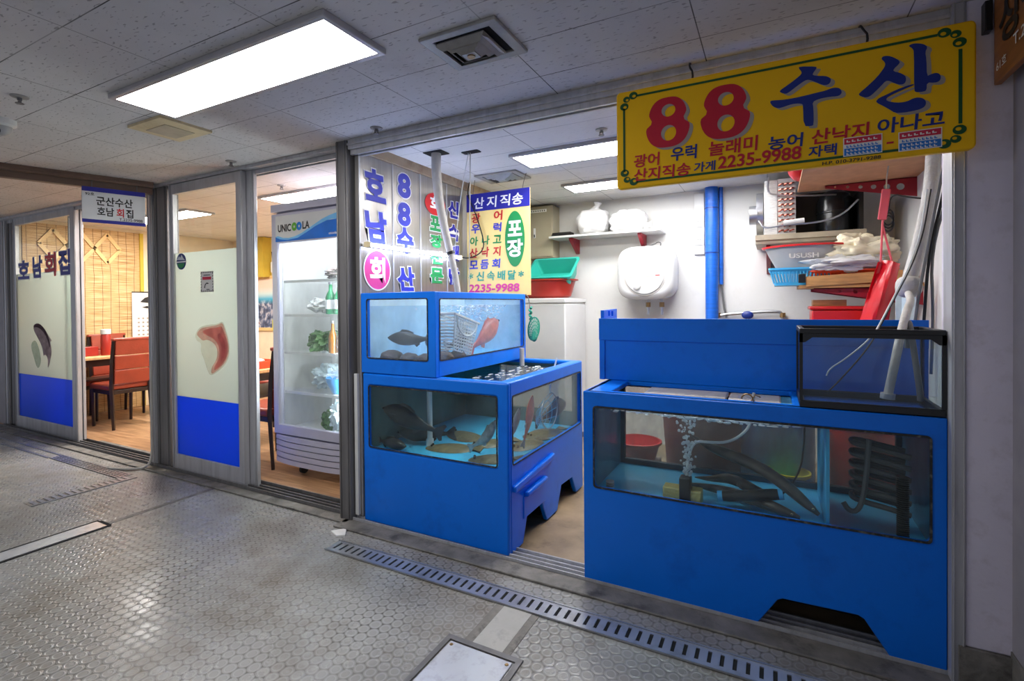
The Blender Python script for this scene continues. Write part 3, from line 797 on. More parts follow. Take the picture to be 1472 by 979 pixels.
cal = thing('wall_calendar', 'white wall calendar with a dark picture, at the right of the reed blind', 'calendar', (-7.6, 3.6, 1.0))
cb = B(); cb.box(-7.60, -7.59, 3.55, 3.95, 0.95, 1.56); cb.done('sheet', 'paper', cal)
fc = Face((-7.588, 3.56, 0.93), (0, 1, 0), (0, 0, 1))
fc.poly(cal, [(.08, .50), (.14, .56), (.24, .59), (.34, .58), (.40, .52), (.33, .50), (.22, .485)], 'letter_black', name='picture')
fc.poly(cal, [(.10, .43), (.17, .45), (.22, .42), (.16, .415)], 'letter_black', name='picture')
for r in range(5):
    for c in range(6): fc.poly(cal, rrect(.05+c*.055, .075+c*.055, .05+r*.055, .072+r*.055, .002, 1), 'sign_grey', name='day_number')
B().cyl((-7.592, 3.55, 1.565), (-7.592, 3.95, 1.565), 0.008).done('binding', 'black', cal)

def chair(name, label, loc, rz, group, top=1.0):
    t = thing(name, label, 'chair', (0, 0, 0), group)
    W2, D = 0.20, 0.22
    for sx in (-1, 1):
        B().tube([(sx*0.185, -0.20, 0), (sx*0.19, -0.20, 0.43)], [0.016, 0.022], 4).done('leg', 'darkwood', t, smooth=False)
        B().tube([(sx*0.19, 0.25, 0), (sx*0.19, 0.215, 0.45), (sx*0.19, 0.235, 0.75), (sx*0.19, 0.275, top-0.02)], [0.017, 0.023, 0.021, 0.018], 4).done('rear_leg', 'darkwood', t, smooth=False)
    b = B(); b.box(-0.195, 0.195, -0.21, 0.215, 0.385, 0.43); b.done('seat_frame', 'darkwood', t, 0.004)
    b = B(); b.box(-0.215, 0.215, -0.235, 0.205, 0.43, 0.50); b.done('seat', 'leather', t, 0.025, seg=3)
    for z0, z1 in ((0.50, 0.655), (0.66, 0.815), (0.82, top)):
        y0, y1 = 0.215+(z0-0.45)*0.09, 0.215+(z1-0.45)*0.09
        b = B()
        vs = [(-0.175, y0-0.02, z0), (0.175, y0-0.02, z0), (0.175, y0+0.025, z0), (-0.175, y0+0.025, z0)]
        ws = [(-0.175, y1-0.02, z1), (0.175, y1-0.02, z1), (0.175, y1+0.025, z1), (-0.175, y1+0.025, z1)]
        b.rings([vs, ws]); b.done('backrest_cushion', 'leather', t, 0.008)
    b = B(); b.box(-0.205, 0.205, 0.245, 0.295, top-0.02, top+0.012); b.done('top_rail', 'leather', t, 0.01)
    t.location = loc; t.rotation_euler = (0, 0, rz)
    return t
# rotation: the chair looks along -Y at rz=0; rz=-90deg makes it look along -X
c0 = chair('dining_chair', 'red-brown leather chair with its back to the far open doorway', (-6.66, 2.99, 0.012), -PI/2, 'restaurant chairs')
def more_chair(loc, rz, label):
    c = copy_tree(c0); c.location = loc; c.rotation_euler = (0, 0, rz); c['label'] = label
more_chair((-7.33, 2.76, 0.012), PI/2, 'red-brown leather chair against the reed blind, half hidden by the far glass door')
more_chair((-7.33, 3.26, 0.012), PI/2, 'red-brown leather chair against the reed blind, behind the chilli powder jar')
more_chair((-6.66, 3.62, 0.012), -PI/2, 'red-brown leather chair farther in behind the doorway chair')
more_chair((-3.905, 2.90, 0.012), -PI/2, 'red-brown leather chair seen edge-on just left of the drinks fridge')
more_chair((-5.15, 3.95, 0.012), -PI*0.42, 'red-brown leather chair farthest back, below the seaside picture')

def table(name, label, x0, x1, y0, y1, z=0.76, top='lightwood'):
    t = thing(name, label, 'table', ((x0+x1)/2, (y0+y1)/2, 0.012), 'restaurant tables')
    b = B(); b.box(x0, x1, y0, y1, z-0.035, z); b.done('table_top', top, t, 0.006)
    b = B(); b.box(x0+0.03, x1-0.03, y0+0.04, y1-0.04, z-0.11, z-0.035); b.done('apron', 'darkwood', t)
    b = B(); b.box(x0+0.02, x1-0.02, y0+0.06, y1-0.06, z-0.27, z-0.25); b.done('lower_shelf', 'darkwood', t)
    for x in (x0+0.05, x1-0.05):
        for y in (y0+0.06, y1-0.06):
            b = B(); b.box(x-0.025, x+0.025, y-0.025, y+0.025, 0.012, z-0.035); b.done('leg', 'darkwood', t)
    return t
table('dining_table', 'light-topped dining table between the chairs and the reed blind', -7.10, -6.80, 2.62, 3.7, 0.80)
table('dining_table', 'light-topped dining table left of the drinks fridge', -5.0, -4.28, 2.75, 3.75, 0.76)
nb = thing('napkin_box', 'brown tissue box on the table by the reed blind', 'box', (-7.03, 2.80, 0.80))
b = B(); b.box(-7.09, -6.97, 2.68, 2.91, 0.80, 0.91); b.done('body', 'bowlred', nb, 0.008)
b = B(); b.box(-7.055, -7.005, 2.76, 2.84, 0.911, 0.914); b.done('slot', 'letter_black', nb)
ch = thing('chilli_jar', 'clear jar of red chilli powder with a white lid', 'jar', (-6.97, 2.98, 0.80))
B().lathe([(0.045, 0.80), (0.05, 0.82), (0.05, 1.03), (0.042, 1.05)], (-6.97, 2.98, 0), 20).done('jar_body', 'bowlred', ch)
B().lathe([(0.05, 1.05), (0.05, 1.10), (0.046, 1.105), (0.0, 1.105)], (-6.97, 2.98, 0), 20).done('lid', 'white', ch)
tr = thing('red_tray', 'orange-red tray with white napkins on the table left of the fridge', 'tray', (-4.65, 3.1, 0.76))
b = B(); b.plate(rrect(-4.85, -4.33, 2.85, 3.3, 0.03), [rrect(-4.83, -4.35, 2.87, 3.28, 0.02)], (0, 0, 0.76), (1, 0, 0), (0, 1, 0), (0, 0, 1), 0.07); b.box(-4.84, -4.34, 2.86, 3.29, 0.76, 0.768)
b.done('tray_body', 'orange', tr)
b = B(); b.ball((-4.5, 3.05, 0.81), 0.13, 0.16, 0.05, noise=0.05, sq=0.6); b.done('napkins', 'paper', tr)

ptg = thing('seaside_picture', 'framed blue picture of boats on the back wall of the restaurant', 'picture', (-6.75, 4.98, 1.05))
box('canvas', 'picture', -7.06, -6.42, 4.975, 4.985, 1.03, 1.78, ptg)
b = B(); b.plate(rrect(-7.10, -6.38, 0.99, 1.82, 0.002, 1), [rrect(-7.055, -6.425, 1.035, 1.775, 0.002, 1)], (0, 4.97, 0), (1, 0, 0), (0, 0, 1), (0, 1, 0), 0.03); b.done('picture_frame', 'batten', ptg)
ms = B().box(-7.25, -6.72, 4.86, 5.0, 1.80, ZC).done('trim_pilaster', 'mustard'); struct(ms)
hw = B(); hw.box(-6.65, -6.3, 4.93, 4.998, 1.86, 2.02)
hw = hw.done('wall_cabinet', 'paper', None, 0.01); tag(hw, 'small cream box high on the restaurant back wall', 'box')
Face((-6.64, 4.928, 1.87), (1, 0, 0), (0, 0, 1)).text(hw, 'VZ', 'letter_black', (0.02, 0.08, 0.16, 0.30), 0.02, lift=0.002, name='writing')

# ------------------------------------------------------------------ ceiling lamps
def lamp(label, x0, x1, y0, y1, z, m='lamp', group='ceiling lamps', d=0.022):
    t = thing('ceiling_light', label, 'light', ((x0+x1)/2, (y0+y1)/2, z), group)
    f = 0.025
    b = B()
    o = [(x0-f, y0-f), (x1+f, y0-f), (x1+f, y1+f), (x0-f, y1+f)]; i_ = [(x0, y0), (x1, y0), (x1, y1), (x0, y1)]
    b.plate(o, [i_], (0, 0, z-d), (1, 0, 0), (0, 1, 0), (0, 0, 1), d)
    b.done('frame', 'lampframe', t, 0.004)
    b = B(); b.box(x0, x1, y0, y1, z-d+0.002, z-d+0.008); b.done('diffuser', m, t)
    return t
lamp('large white ceiling lamp panel over the corridor floor', -2.81, -1.40, 1.262, 1.53, ZC, d=0.025)
lamp('ceiling lamp behind the yellow shop sign, nearer the corridor', -1.59, -0.19, 3.07, 3.36, ZC, 'lamp_shop')
lamp('ceiling lamp deep in the fish shop, nearer the back wall', -1.60, -0.20, 4.05, 4.31, ZC, 'lamp_shop')
lamp('ceiling lamp just above the drinks fridge', -4.30, -2.9, 3.10, 3.36, ZC+0.01, 'lamp_warm')
lamp('ceiling lamp in the restaurant behind the fridge, farther back', -5.1, -3.7, 4.10, 4.36, ZC+0.01, 'lamp_warm')
lamp('ceiling lamp seen through the clear glass of the near door', -6.9, -5.5, 3.10, 3.36, ZC+0.01, 'lamp_warm')

# ------------------------------------------------------------------ white hanging sign at the left
sg = thing('hanging_sign', 'white sign with blue bands hung under the brown rail', 'sign', (-4.66, 2.06, 2.02))
U = Vector((0.29, 0.80, 0)).normalized()
O = Vector((-4.715, 1.875, 2.02)) + Vector((U.y, -U.x, 0))*0.03
nn = Vector((U.y, -U.x, 0))
fsg = Face(O, U, (0, 0, 1)); Wd, Hg = 0.395, 0.275
B().plate([(0, 0), (Wd, 0), (Wd, Hg), (0, Hg)], [], O-nn*0.02, U, (0, 0, 1), nn, 0.02).done('board', 'sign_white', sg, 0.003)
fsg.poly(sg, [(0, Hg-0.035), (Wd, Hg-0.035), (Wd, Hg), (0, Hg)], 'letter_navy', name='blue_band')
fsg.poly(sg, [(0, 0), (Wd, 0), (Wd, 0.026), (0, 0.026)], 'letter_navy', name='blue_band')
fsg.text(sg, '군산수산', 'letter_black', (0.085, 0.137, 0.312, 0.208), 0.022)
fsg.text(sg, '호남', 'letter_black', (0.090, 0.058, 0.193, 0.126), 0.022)
fsg.text(sg, '회', 'letter_red', (0.208, 0.058, 0.255, 0.126), 0.022)
fsg.text(sg, '집', 'letter_black', (0.268, 0.058, 0.315, 0.126), 0.022)
fsg.text(sg, 'T.2235-9988', 'letter_black', (0.225, 0.030, 0.375, 0.052), 0.01)
fsg.text(sg, '92호', 'letter_black', (0.02, 0.210, 0.075, 0.232), 0.02)
for s_ in (0.06, 0.34):
    p = O+U*s_
    B().cyl(p+Vector((0, 0, Hg)), p+Vector((0, 0, 2.36-2.02)), 0.004, n=8).done('hanger', 'alu_dark', sg)

# ------------------------------------------------------------------ drinks fridge
fx0, fx1, fy0, fy1 = -3.60, -2.78, 2.70, 3.30
fr = thing('display_fridge', 'tall glass-door drinks fridge standing in the middle doorway', 'fridge', ((fx0+fx1)/2, 3.0, 0.012))
b = B()
b.box(fx0, fx1, fy0+0.03, fy1, 2.05, 2.175); b.box(fx0, fx0+0.04, fy0+0.03, fy1, 0.34, 2.05); b.box(fx1-0.04, fx1, fy0+0.03, fy1, 0.34, 2.05); b.box(fx0+0.04, fx1-0.04, fy1-0.04, fy1, 0.34, 2.05); b.box(fx0, fx1, fy0+0.03, fy1, 0.11, 0.345)
b.box(fx0-0.005, fx1, fy0-0.02, fy0+0.03, 2.115, 2.175)
b.done('cabinet', 'fridge_grey', fr, 0.004)
b = B(); e_ = 0.002
b.box(fx0+0.04, fx0+0.046, fy0+0.05, fy1-0.05, 0.36, 2.04); b.box(fx1-0.046, fx1-0.04, fy0+0.05, fy1-0.05, 0.36, 2.04); b.box(fx0+0.046, fx1-0.046, fy1-0.052, fy1-0.045, 0.36, 2.04); b.box(fx0+0.046, fx1-0.046, fy0+0.05, fy1-0.052, 0.346, 0.362)
b.done('liner', 'white', fr)
dr = B(); dr.plate([(fx0, 0.33), (fx1, 0.33), (fx1, 2.10), (fx0, 2.10)], [[(fx0+0.055, 0.405), (fx0+0.055, 1.865), (fx1-0.055, 1.865), (fx1-0.055, 0.405)]], (0, fy0-0.015, 0), (1, 0, 0), (0, 0, 1), (0, 1, 0), 0.04)
dr = dr.done('glass_door', 'fridge_grey', fr, 0.004)
box('pane', 'fridge_glass', fx0+0.055, fx1-0.055, fy0+0.005, fy0+0.009, 0.405, 1.865, dr)
ff = Face((fx0+0.05, fy0-0.015, 1.875), (1, 0, 0), (0, 0, 1))
ff.poly(dr, [(0, 0), (0.72, 0), (0.72, 0.205), (0, 0.205)], 'white', 0.001, 'header_panel')
ff.poly(dr, chaikin([(0, 0.0), (0, 0.055), (0.12, 0.02), (0.26, 0.035), (0.42, 0.10), (0.56, 0.155), (0.72, 0.185), (0.72, 0.13), (0.60, 0.135), (0.45, 0.09), (0.30, 0.012), (0.15, -0.0), (0.05, 0.0)], 1), 'swoosh_light', 0.0018, 'swoosh')
ff.poly(dr, [(0.0, 0.0), (0.0, 0.038), (0.06, 0.018), (0.14, 0.008), (0.26, 0.018), (0.36, 0.055), (0.46, 0.095), (0.58, 0.128), (0.72, 0.132), (0.72, 0.0)], 'swoosh', 0.0024, 'swoosh')
ff.text(dr, 'UNIC', 'letter_black', (0.03, 0.075, 0.185, 0.135), 0.03, lift=0.003)
ff.text(dr, 'LA', 'letter_black', (0.315, 0.082, 0.395, 0.142), 0.03, lift=0.003)
for cx, mm in ((0.222, 'logo_green'), (0.277, 'logo_blue')):
    ff.poly(dr, oval(cx, 0.108, 0.03, 0.033), mm, 0.003, 'logo_letter', [oval(cx, 0.108, 0.009, 0.010, 20)])
ff.text(dr, 'unicoola', 'letter_white', (0.60, 0.02, 0.68, 0.04), 0.02, lift=0.003)
box('yellow_tag', 'yellow_plastic', fx0-0.012, fx0-0.002, fy0-0.012, fy0+0.03, 1.16, 1.25, fr)
# grille with bowed louvres
gr_ = B()
for k in range(5):
    z1 = 0.325-k*0.046; pts = []
    for i in range(17):
        t = 0.5-0.5*math.cos(PI*i/16); x = fx0+0.004+(fx1-fx0-0.008)*t
        e = abs(2*t-1)
        bow = 0.026*(1-e**4)
        pts.append((x, fy0-bow, z1-0.008*(1-e**3)))
    rings = [[Vector(p), Vector((p[0], fy0+0.04, p[2])), Vector((p[0], fy0+0.04, p[2]-0.038)), Vector((p[0], p[1]-0.002, p[2]-0.038))] for p in pts]
    gr_.rings(rings)
gr_.done('grille', 'fridge_grey', fr)
box('grille_back', 'pit', fx0+0.02, fx1-0.02, fy0+0.028, fy0+0.032, 0.10, 0.33, fr)
shz = (0.66, 0.98, 1.285, 1.56)
for z in shz:
    b = B()
    for k in range(26): b.box(fx0+0.06+k*0.0265, fx0+0.065+k*0.0265, fy0+0.06, fy1-0.06, z, z+0.004)
    b.box(fx0+0.046, fx1-0.046, fy0+0.055, fy0+0.065, z-0.012, z+0.008); b.box(fx0+0.046, fx1-0.046, fy1-0.07, fy1-0.06, z-0.008, z+0.006)
    b.done('wire_shelf', 'white', fr)
for x in (fx0+0.20, fx1-0.05):
    b = B(); b.box(x-0.006, x+0.006, fy1-0.065, fy1-0.052, 0.5, 1.9); b.done('shelf_rail', 'steel', fr)
b = B(); b.cyl((fx0+0.08, fy0+0.055, 1.97), (fx1-0.08, fy0+0.055, 1.97), 0.013); b.done('top_lamp', 'fridge_led', fr)
b = B(); b.cyl((fx1-0.062, fy0+0.06, 0.5), (fx1-0.062, fy0+0.06, 1.85), 0.008); b.done('door_lamp', 'fridge_led', fr)
for x in (fx0+0.24, fx1-0.1):
    for y in (fy0+0.07, fy1-0.07):
        w = B(); w.cyl((x-0.014, y, 0.012+0.035), (x+0.014, y, 0.012+0.035), 0.035); w = w.done('caster', 'rubber', fr)
        box('fork', 'steel', x-0.02, x+0.02, y-0.012, y+0.03, 0.06, 0.112, w)
def bottle(label, x, y, z, m, h=0.22, r=0.034, group='bottles in the fridge', lab='letter_white'):
    t = thing('bottle', label, 'bottle', (x, y, z), group)
    B().lathe([(r*0.9, z), (r, z+0.01), (r, z+h*0.52), (r*0.75, z+h*0.63), (r*0.38, z+h*0.74), (r*0.34, z+h*0.93)], (x, y, 0), 20).done('glass_body', m, t)
    B().lathe([(r*1.01, z+h*0.16), (r*1.01, z+h*0.45)], (x, y, 0), 20, cap=False).done('paper_label', lab, t)
    B().lathe([(r*0.42, z+h*0.93), (r*0.42, z+h), (0.0, z+h)], (x, y, 0), 16).done('cap', 'steel', t)
bottle('green bottle on the second shelf, the left of two', -3.09, 2.82, 1.294, 'green_glass', 0.25, 0.04)
bottle('green bottle on the second shelf, right beside the door frame', -3.0, 2.82, 1.294, 'green_glass', 0.25, 0.04)
bottle('brown beer bottle on the third shelf, the left one', -3.05, 2.80, 0.989, 'brown_glass', 0.25, 0.034, lab='brown_glass')
bottle('brown beer bottle on the third shelf, right beside the door frame', -2.975, 2.82, 0.989, 'brown_glass', 0.24, 0.034, lab='plank')
def blob(name, label, cat, c, r, m, noise=0.12, group=None, base=None, sub=0):
    b = B(); b.crumple(c, r[0], r[1], r[2], noise*4, 2.4, len(label))
    zmin = min(v.co.z for v in b.bm.verts)
    if base is not None: bmesh.ops.translate(b.bm, verts=b.bm.verts[:], vec=(0, 0, base-zmin))
    o = b.done(name, m, None, sub=sub); tag(o, label, cat, group); return o
blob('vegetable_bag', 'clear bag of green leaves on the third fridge shelf', 'bag', (-3.21, 2.86, 1.05), (0.13, 0.10, 0.075), 'herb', 0.15, base=0.989)
blob('plastic_bag', 'white bag lying on the second fridge shelf', 'bag', (-3.26, 2.89, 1.35), (0.11, 0.1, 0.055), 'bag', 0.1, base=1.294)
blob('plastic_bag', 'crumpled clear bag on the shelf beside the blue bowl', 'bag', (-3.21, 2.92, 0.75), (0.13, 0.1, 0.09), 'plasticbag', 0.16, base=0.669)
blob('vegetable_bag', 'bag of squash on the fridge bottom', 'bag', (-3.10, 2.84, 0.45), (0.08, 0.09, 0.08), 'herb', 0.08, base=0.364)
blob('plastic_bag', 'crumpled clear bag at the right of the fridge bottom', 'bag', (-2.99, 2.82, 0.48), (0.06, 0.08, 0.11), 'plasticbag', 0.16, base=0.364)
blob('plastic_bag', 'grey bag on the topmost fridge shelf', 'bag', (-3.1, 2.98, 1.62), (0.15, 0.12, 0.045), 'stone', 0.12, base=1.569)
b = B(); b.lathe([(0.06, 0.670), (0.075, 0.672), (0.115, 0.76), (0.125, 0.795), (0.118, 0.795), (0.105, 0.755), (0.07, 0.682), (0.0, 0.68)], (-3.02, 2.86, 0), 28)
bw = b.done('blue_bowl', 'bowlblue'); tag(bw, 'blue plastic bowl on the fourth fridge shelf', 'bowl')

# ================================================================== fish
def fish(name, label, pts, h, m, w=0.45, group=None, cat='fish', fin=None, z_up=(0, 0, 1)):
    """pts: spine from nose to tail root; h: greatest body height; w: width/height"""
    t_mat = fin or m
    P = [Vector(p) for p in pts]
    for _ in range(2):
        Q = [P[0]]
        for a_, c_ in zip(P, P[1:]): Q += [a_*0.75+c_*0.25, a_*0.25+c_*0.75]
        P = Q+[P[-1]]
    n = len(P); L = sum((c_-a_).length for a_, c_ in zip(P, P[1:]))
    prof = [(0, .06), (.06, .36), (.15, .68), (.28, .95), (.4, 1), (.55, .88), (.7, .62), (.85, .32), (1, .2)]
    def pr(s):
        for (a0, v0), (a1, v1) in zip(prof, prof[1:]):
            if a0 <= s <= a1: return v0+(v1-v0)*(s-a0)/(a1-a0)
        return prof[-1][1]
    rings = []; frames = []; d = 0
    for i, p in enumerate(P):
        if i: d += (p-P[i-1]).length
        tg = (P[min(i+1, n-1)]-P[max(i-1, 0)]).normalized()
        upv = Vector(z_up); upv = (upv-tg*upv.dot(tg)).normalized(); sd = tg.cross(upv)
        r = h/2*pr(d/L)
        rings.append([p+upv*math.cos(2*PI*k/14)*r+sd*math.sin(2*PI*k/14)*r*w for k in range(14)]); frames.append((p, tg, upv, sd, r))
    base = B().rings(rings); o = base.done(name, m)
    tag(o, label, cat, group)
    def finp(i, poly, mm, nm, side=0):
        p, tg, upv, sd, r = frames[i]
        U_, V_, N_ = tg, (upv if not side else (sd*side*0.85+upv*-0.4).normalized()), (sd if not side else upv)
        B().plate([(a_, c_) for a_, c_ in poly], [], p-N_*0.0015, U_, V_, N_, 0.003).done(nm, mm, o, smooth=False)
    r5 = frames[-1][4]
    finp(n-1, [(-0.01, r5*.8), (L*.13, h*.42), (L*.17, h*.36), (L*.13, 0), (L*.17, -h*.36), (L*.13, -h*.42), (-0.01, -r5*.8)], t_mat, 'tail_fin')
    i0 = n//3; r0 = frames[i0][4]
    finp(i0, [(0, r0*.9), (L*.06, r0+h*.16), (L*.2, r0+h*.14), (L*.34, r0*0.95), (L*.3, r0*.5), (0.0, r0*.6)], t_mat, 'dorsal_fin')
    i1 = int(n*.6); r1 = frames[i1][4]
    finp(i1, [(0, -r1*.8), (L*.08, -r1-h*.13), (L*.16, -r1*0.8), (L*.12, -r1*.4), (0, -r1*.4)], t_mat, 'anal_fin')
    i2 = int(n*.27); r2 = frames[i2][4]
    for sgn in (-1, 1):
        p, tg, upv, sd, r = frames[i2]
        B().plate([(0, 0), (L*.13, h*.10), (L*.15, -h*.06), (L*.05, -h*.14)], [], p+sd*sgn*r2*w*0.95-upv*r2*.2, tg, (upv*0.6+sd*sgn*0.6).normalized(), (sd*sgn), 0.002).done('pectoral_fin', t_mat, o, smooth=False)
        ie = max(1, int(n*.12)); pe, te, ue, se, re = frames[ie]
        B().ball(pe+se*sgn*re*w*0.82+ue*re*0.3, h*.055, n=10, m=6).done('eye', 'eye', o)
    return o
def flatfish(label, c, L, ang, m='flat_fish', group='flatfish on the tank floor'):
    x, y, z = c
    rot = Matrix.Rotation(ang, 3, 'Z')
    b = B()
    rings = []
    for r, h_ in ((0.02, 0.022), (0.45, 0.020), (0.75, 0.013), (0.95, 0.004), (1.0, 0.0)):
        rings.append([Vector((x, y, z))+rot @ Vector((L/2*r*math.cos(2*PI*k/26), L*.30*r*math.sin(2*PI*k/26)*(1+.12*math.cos(2*PI*k/26)), h_)) for k in range(26)])
    b.rings(rings, cap1=False, cap0=True)
    o = b.done('flatfish', m); tag(o, label, 'fish', group)
    tl = [rot @ Vector(p)+Vector((x, y, z)) for p in ((L*.42, -.012, .006), (L*.66, -.06, .004), (L*.66, .06, .004), (L*.42, .012, .006))]
    b = B(); b.rings([[p for p in tl], [p+Vector((0, 0, .004)) for p in tl]]); b.done('tail_fin', m, o, smooth=False)
    for s in (-1, 1):
        B().ball(rot @ Vector((-L*.36, s*.014, .018))+Vector((x, y, z)), .008, n=10, m=6).done('eye', 'eye', o)
    return o
def eel(label, pts, r, m='eel', group='eels in the long tank'):
    P = [Vector(p) for p in pts]
    b = B(); k = len(P)
    prof = [r*0.30, r*0.8] + [r]*(k-4) + [r*0.6, r*0.12]
    b.tube(P, prof, 14, smooth=3)
    o = b.done('eel', m); tag(o, label, 'eel', group)
    d = (P[1]-P[0]).normalized(); sd = d.cross(Vector((0, 0, 1))).normalized(); upv = sd.cross(d)
    for s in (-1, 1):
        e = B().ball(P[0]+d*r*1.1+sd*s*r*.52+upv*r*.28, r*.2, n=10, m=6).done('eye', 'eye_ring', o)
        B().ball(P[0]+d*r*1.1+sd*s*r*.66+upv*r*.28, r*.11, n=8, m=6).done('pupil', 'eye', e)
    q = P[1]+d*r*2.2
    for s in (-1, 1):
        B().plate([(0, 0), (r*1.5, r*.5), (r*1.7, -r*.2), (r*.6, -r*.6)], [], q+sd*s*r*.9, d, (sd*s*.6+upv*.4).normalized(), sd*s, .002).done('pectoral_fin', m, o, smooth=False)
    return o

# ================================================================== left tanks
def window_seal(par, outer, O, U, V, Nn, w=0.007, t=0.004):
    (x0, x1, y0, y1) = outer
    B().plate(rrect(x0, x1, y0, y1, .016), [rrect(x0+w, x1-w, y0+w, y1-w, .011)], O, U, V, Nn, t).done('window_seal', 'seal', par)

# --- lower left tank
X0, X1, Y0, Y1, ZT = -2.285, -1.25, 2.33, 3.49, 0.937
lt_ = thing('fish_tank', 'lower blue tank of the left stack, with wheel-arch cut-outs along its side', 'fish tank', ((X0+X1)/2, (Y0+Y1)/2, 0.002))
ww = 0.03
b = B(); b.plate([(X0, 0.012), (X1, 0.012), (X1, ZT), (X0, ZT)], [rrect(-2.235, -1.318, 0.478, 0.862, .014)], (0, Y0, 0), (1, 0, 0), (0, 0, 1), (0, 1, 0), ww)
b.done('front_wall', 'blue', lt_, 0.012, seg=3)
side = [(Y0+ww, 0.012), (2.50, 0.012), (2.555, 0.15), (2.76, 0.15), (2.835, 0.012), (3.00, 0.012), (3.075, 0.155), (3.27, 0.145), (3.35, 0.012), (Y1, 0.012), (Y1, ZT), (Y0+ww, ZT)]
b = B(); b.plate(side, [rrect(2.377, 3.455, 0.486, 0.862, .014)], (X1-ww, 0, 0), (0, 1, 0), (0, 0, 1), (1, 0, 0), ww)
b.done('side_wall', 'blue', lt_, 0.006)
# moulded ridges on the side wall
b = B(); b.box(X1-0.004, X1+0.022, 2.37, 2.92, 0.36, 0.395, Matrix.Rotation(0.07, 3, 'X')); b.done('moulded_ridge', 'blue', lt_, 0.008)
b = B(); b.box(X1-0.004, X1+0.03, 2.51, 2.79, 0.275, 0.305, Matrix.Rotation(0.03, 3, 'X')); b.done('side_handle', 'blue', lt_, 0.01)
b = B(); b.box(X1-0.004, X1+0.006, 2.50, 2.80, 0.15, 0.275); b.done('handle_plate', 'blue', lt_, 0.004)
b = B(); b.box(X0, X0+ww, Y0+ww, Y1, 0.012, ZT); b.done('left_wall', 'inner_grey', lt_)
b = B(); b.plate([(X0, 0.012), (X1-ww, 0.012), (X1-ww, ZT), (X0, ZT)], [[(-1.93, .56), (-1.93, .88), (-1.32, .88), (-1.32, .56)]], (0, Y1-ww, 0), (1, 0, 0), (0, 0, 1), (0, 1, 0), ww); b.done('rear_wall', 'inner_grey', lt_)
box('rear_pane', 'rear_glass', -1.93, -1.32, Y1-0.018, Y1-0.012, 0.56, 0.88, lt_)
box('tank_floor', 'inner_blue', X0+ww, X1-ww, Y0+ww, Y1-ww, 0.425, 0.455, lt_)
b = B(); b.plate([(X0+.004, Y0+.004), (X1-.004, Y0+.004), (X1-.004, Y1-.004), (X0+.004, Y1-.004)], [[(X0+.06, Y0+.06), (X1-.075, Y0+.06), (X1-.075, Y1-.06), (X0+.06, Y1-.06)]], (0, 0, ZT-0.028), (1, 0, 0), (0, 1, 0), (0, 0, 1), 0.030)
b.done('rim', 'blue', lt_, 0.008)
box('front_pane', 'tank_glass', -2.235, -1.318, Y0+0.012, Y0+0.018, 0.478, 0.862, lt_)
box('side_pane', 'tank_glass', X1-0.018, X1-0.012, 2.377, 3.455, 0.486, 0.862, lt_)
window_seal(lt_, (-2.237, -1.316, 0.476, 0.864), (0, Y0-0.003, 0), (1, 0, 0), (0, 0, 1), (0, 1, 0))
window_seal(lt_, (2.375, 3.457, 0.484, 0.864), (X1-0.001, 0, 0), (0, 1, 0), (0, 0, 1), (1, 0, 0))
for y in (2.36, 2.9, 3.42):
    box('foot', 'pit', X0+0.05, X1-0.08, y, y+0.05, 0.002, 0.08, lt_)
wt = box('tank_water', 'water_dark', X0+ww+.002, X1-ww-.002, Y0+ww+.002, Y1-ww-.002, 0.457, 0.892, None)
tag(wt, 'greenish water filling the lower left tank', 'water')
tg_ = thing('stand_pipe', 'upright pale pipe standing in the lower left tank', 'pipe', (-1.955, 2.58, 0.456))
B().cyl((-1.955, 2.58, 0.456), (-1.955, 2.58, 0.90), 0.017).done('pipe_body', 'white', tg_)
B().cyl((-1.955, 2.58, 0.456), (-1.955, 2.58, 0.50), 0.024).done('pipe_base', 'white', tg_)
fish('rockfish', 'dark rockfish with raised head at the left of the lower tank', [(-2.22, 2.44, .70), (-2.12, 2.46, .675), (-2.0, 2.50, .61), (-1.90, 2.56, .565)], 0.13, 'dark_fish', 0.5, 'rockfish in the lower left tank')
fish('rockfish', 'dark rockfish resting on the floor behind the stand pipe', [(-2.22, 2.58, .51), (-2.1, 2.60, .515), (-1.98, 2.62, .52), (-1.86, 2.64, .53)], 0.11, 'dark_fish', 0.6, 'rockfish in the lower left tank')
fish('rockfish', 'dark rockfish lying lowest at the tank corner', [(-2.0, 2.40, .49), (-2.1, 2.41, .49), (-2.18, 2.42, .49), (-2.24, 2.44, .49)], 0.075, 'dark_fish', 0.8, 'rockfish in the lower left tank')
for lab, c, L, an in (('olive flatfish right of the stand pipe', (-1.80, 2.58, .457), .32, 0.3), ('olive flatfish behind the stand pipe', (-1.88, 2.86, .457), .34, -0.4), ('olive flatfish nearest the front corner of the lower tank', (-1.45, 2.50, .457), .28, 0.5), ('olive flatfish below the silver fish', (-1.62, 2.78, .457), .30, 0.9), ('olive flatfish far back by the side window', (-1.42, 3.15, .457), .34, 1.2), ('olive flatfish in the middle of the side window', (-1.40, 2.85, .457), .3, 1.4)):
    flatfish(lab, c, L, an)
fish('silver_fish', 'pale silver fish nosing up by the front corner of the lower tank', [(-1.40, 2.46, .70), (-1.44, 2.48, .64), (-1.50, 2.50, .57), (-1.60, 2.53, .51)], 0.07, 'grey_fish', 0.5, 'silver fish')
fish('silver_fish', 'pinkish silver fish standing upright behind the side window', [(-1.31, 2.76, .80), (-1.315, 2.74, .72), (-1.32, 2.72, .63), (-1.33, 2.68, .54)], 0.085, 'pink_fish', 0.45, 'silver fish', fin='grey_fish', z_up=(0, 1, 0))
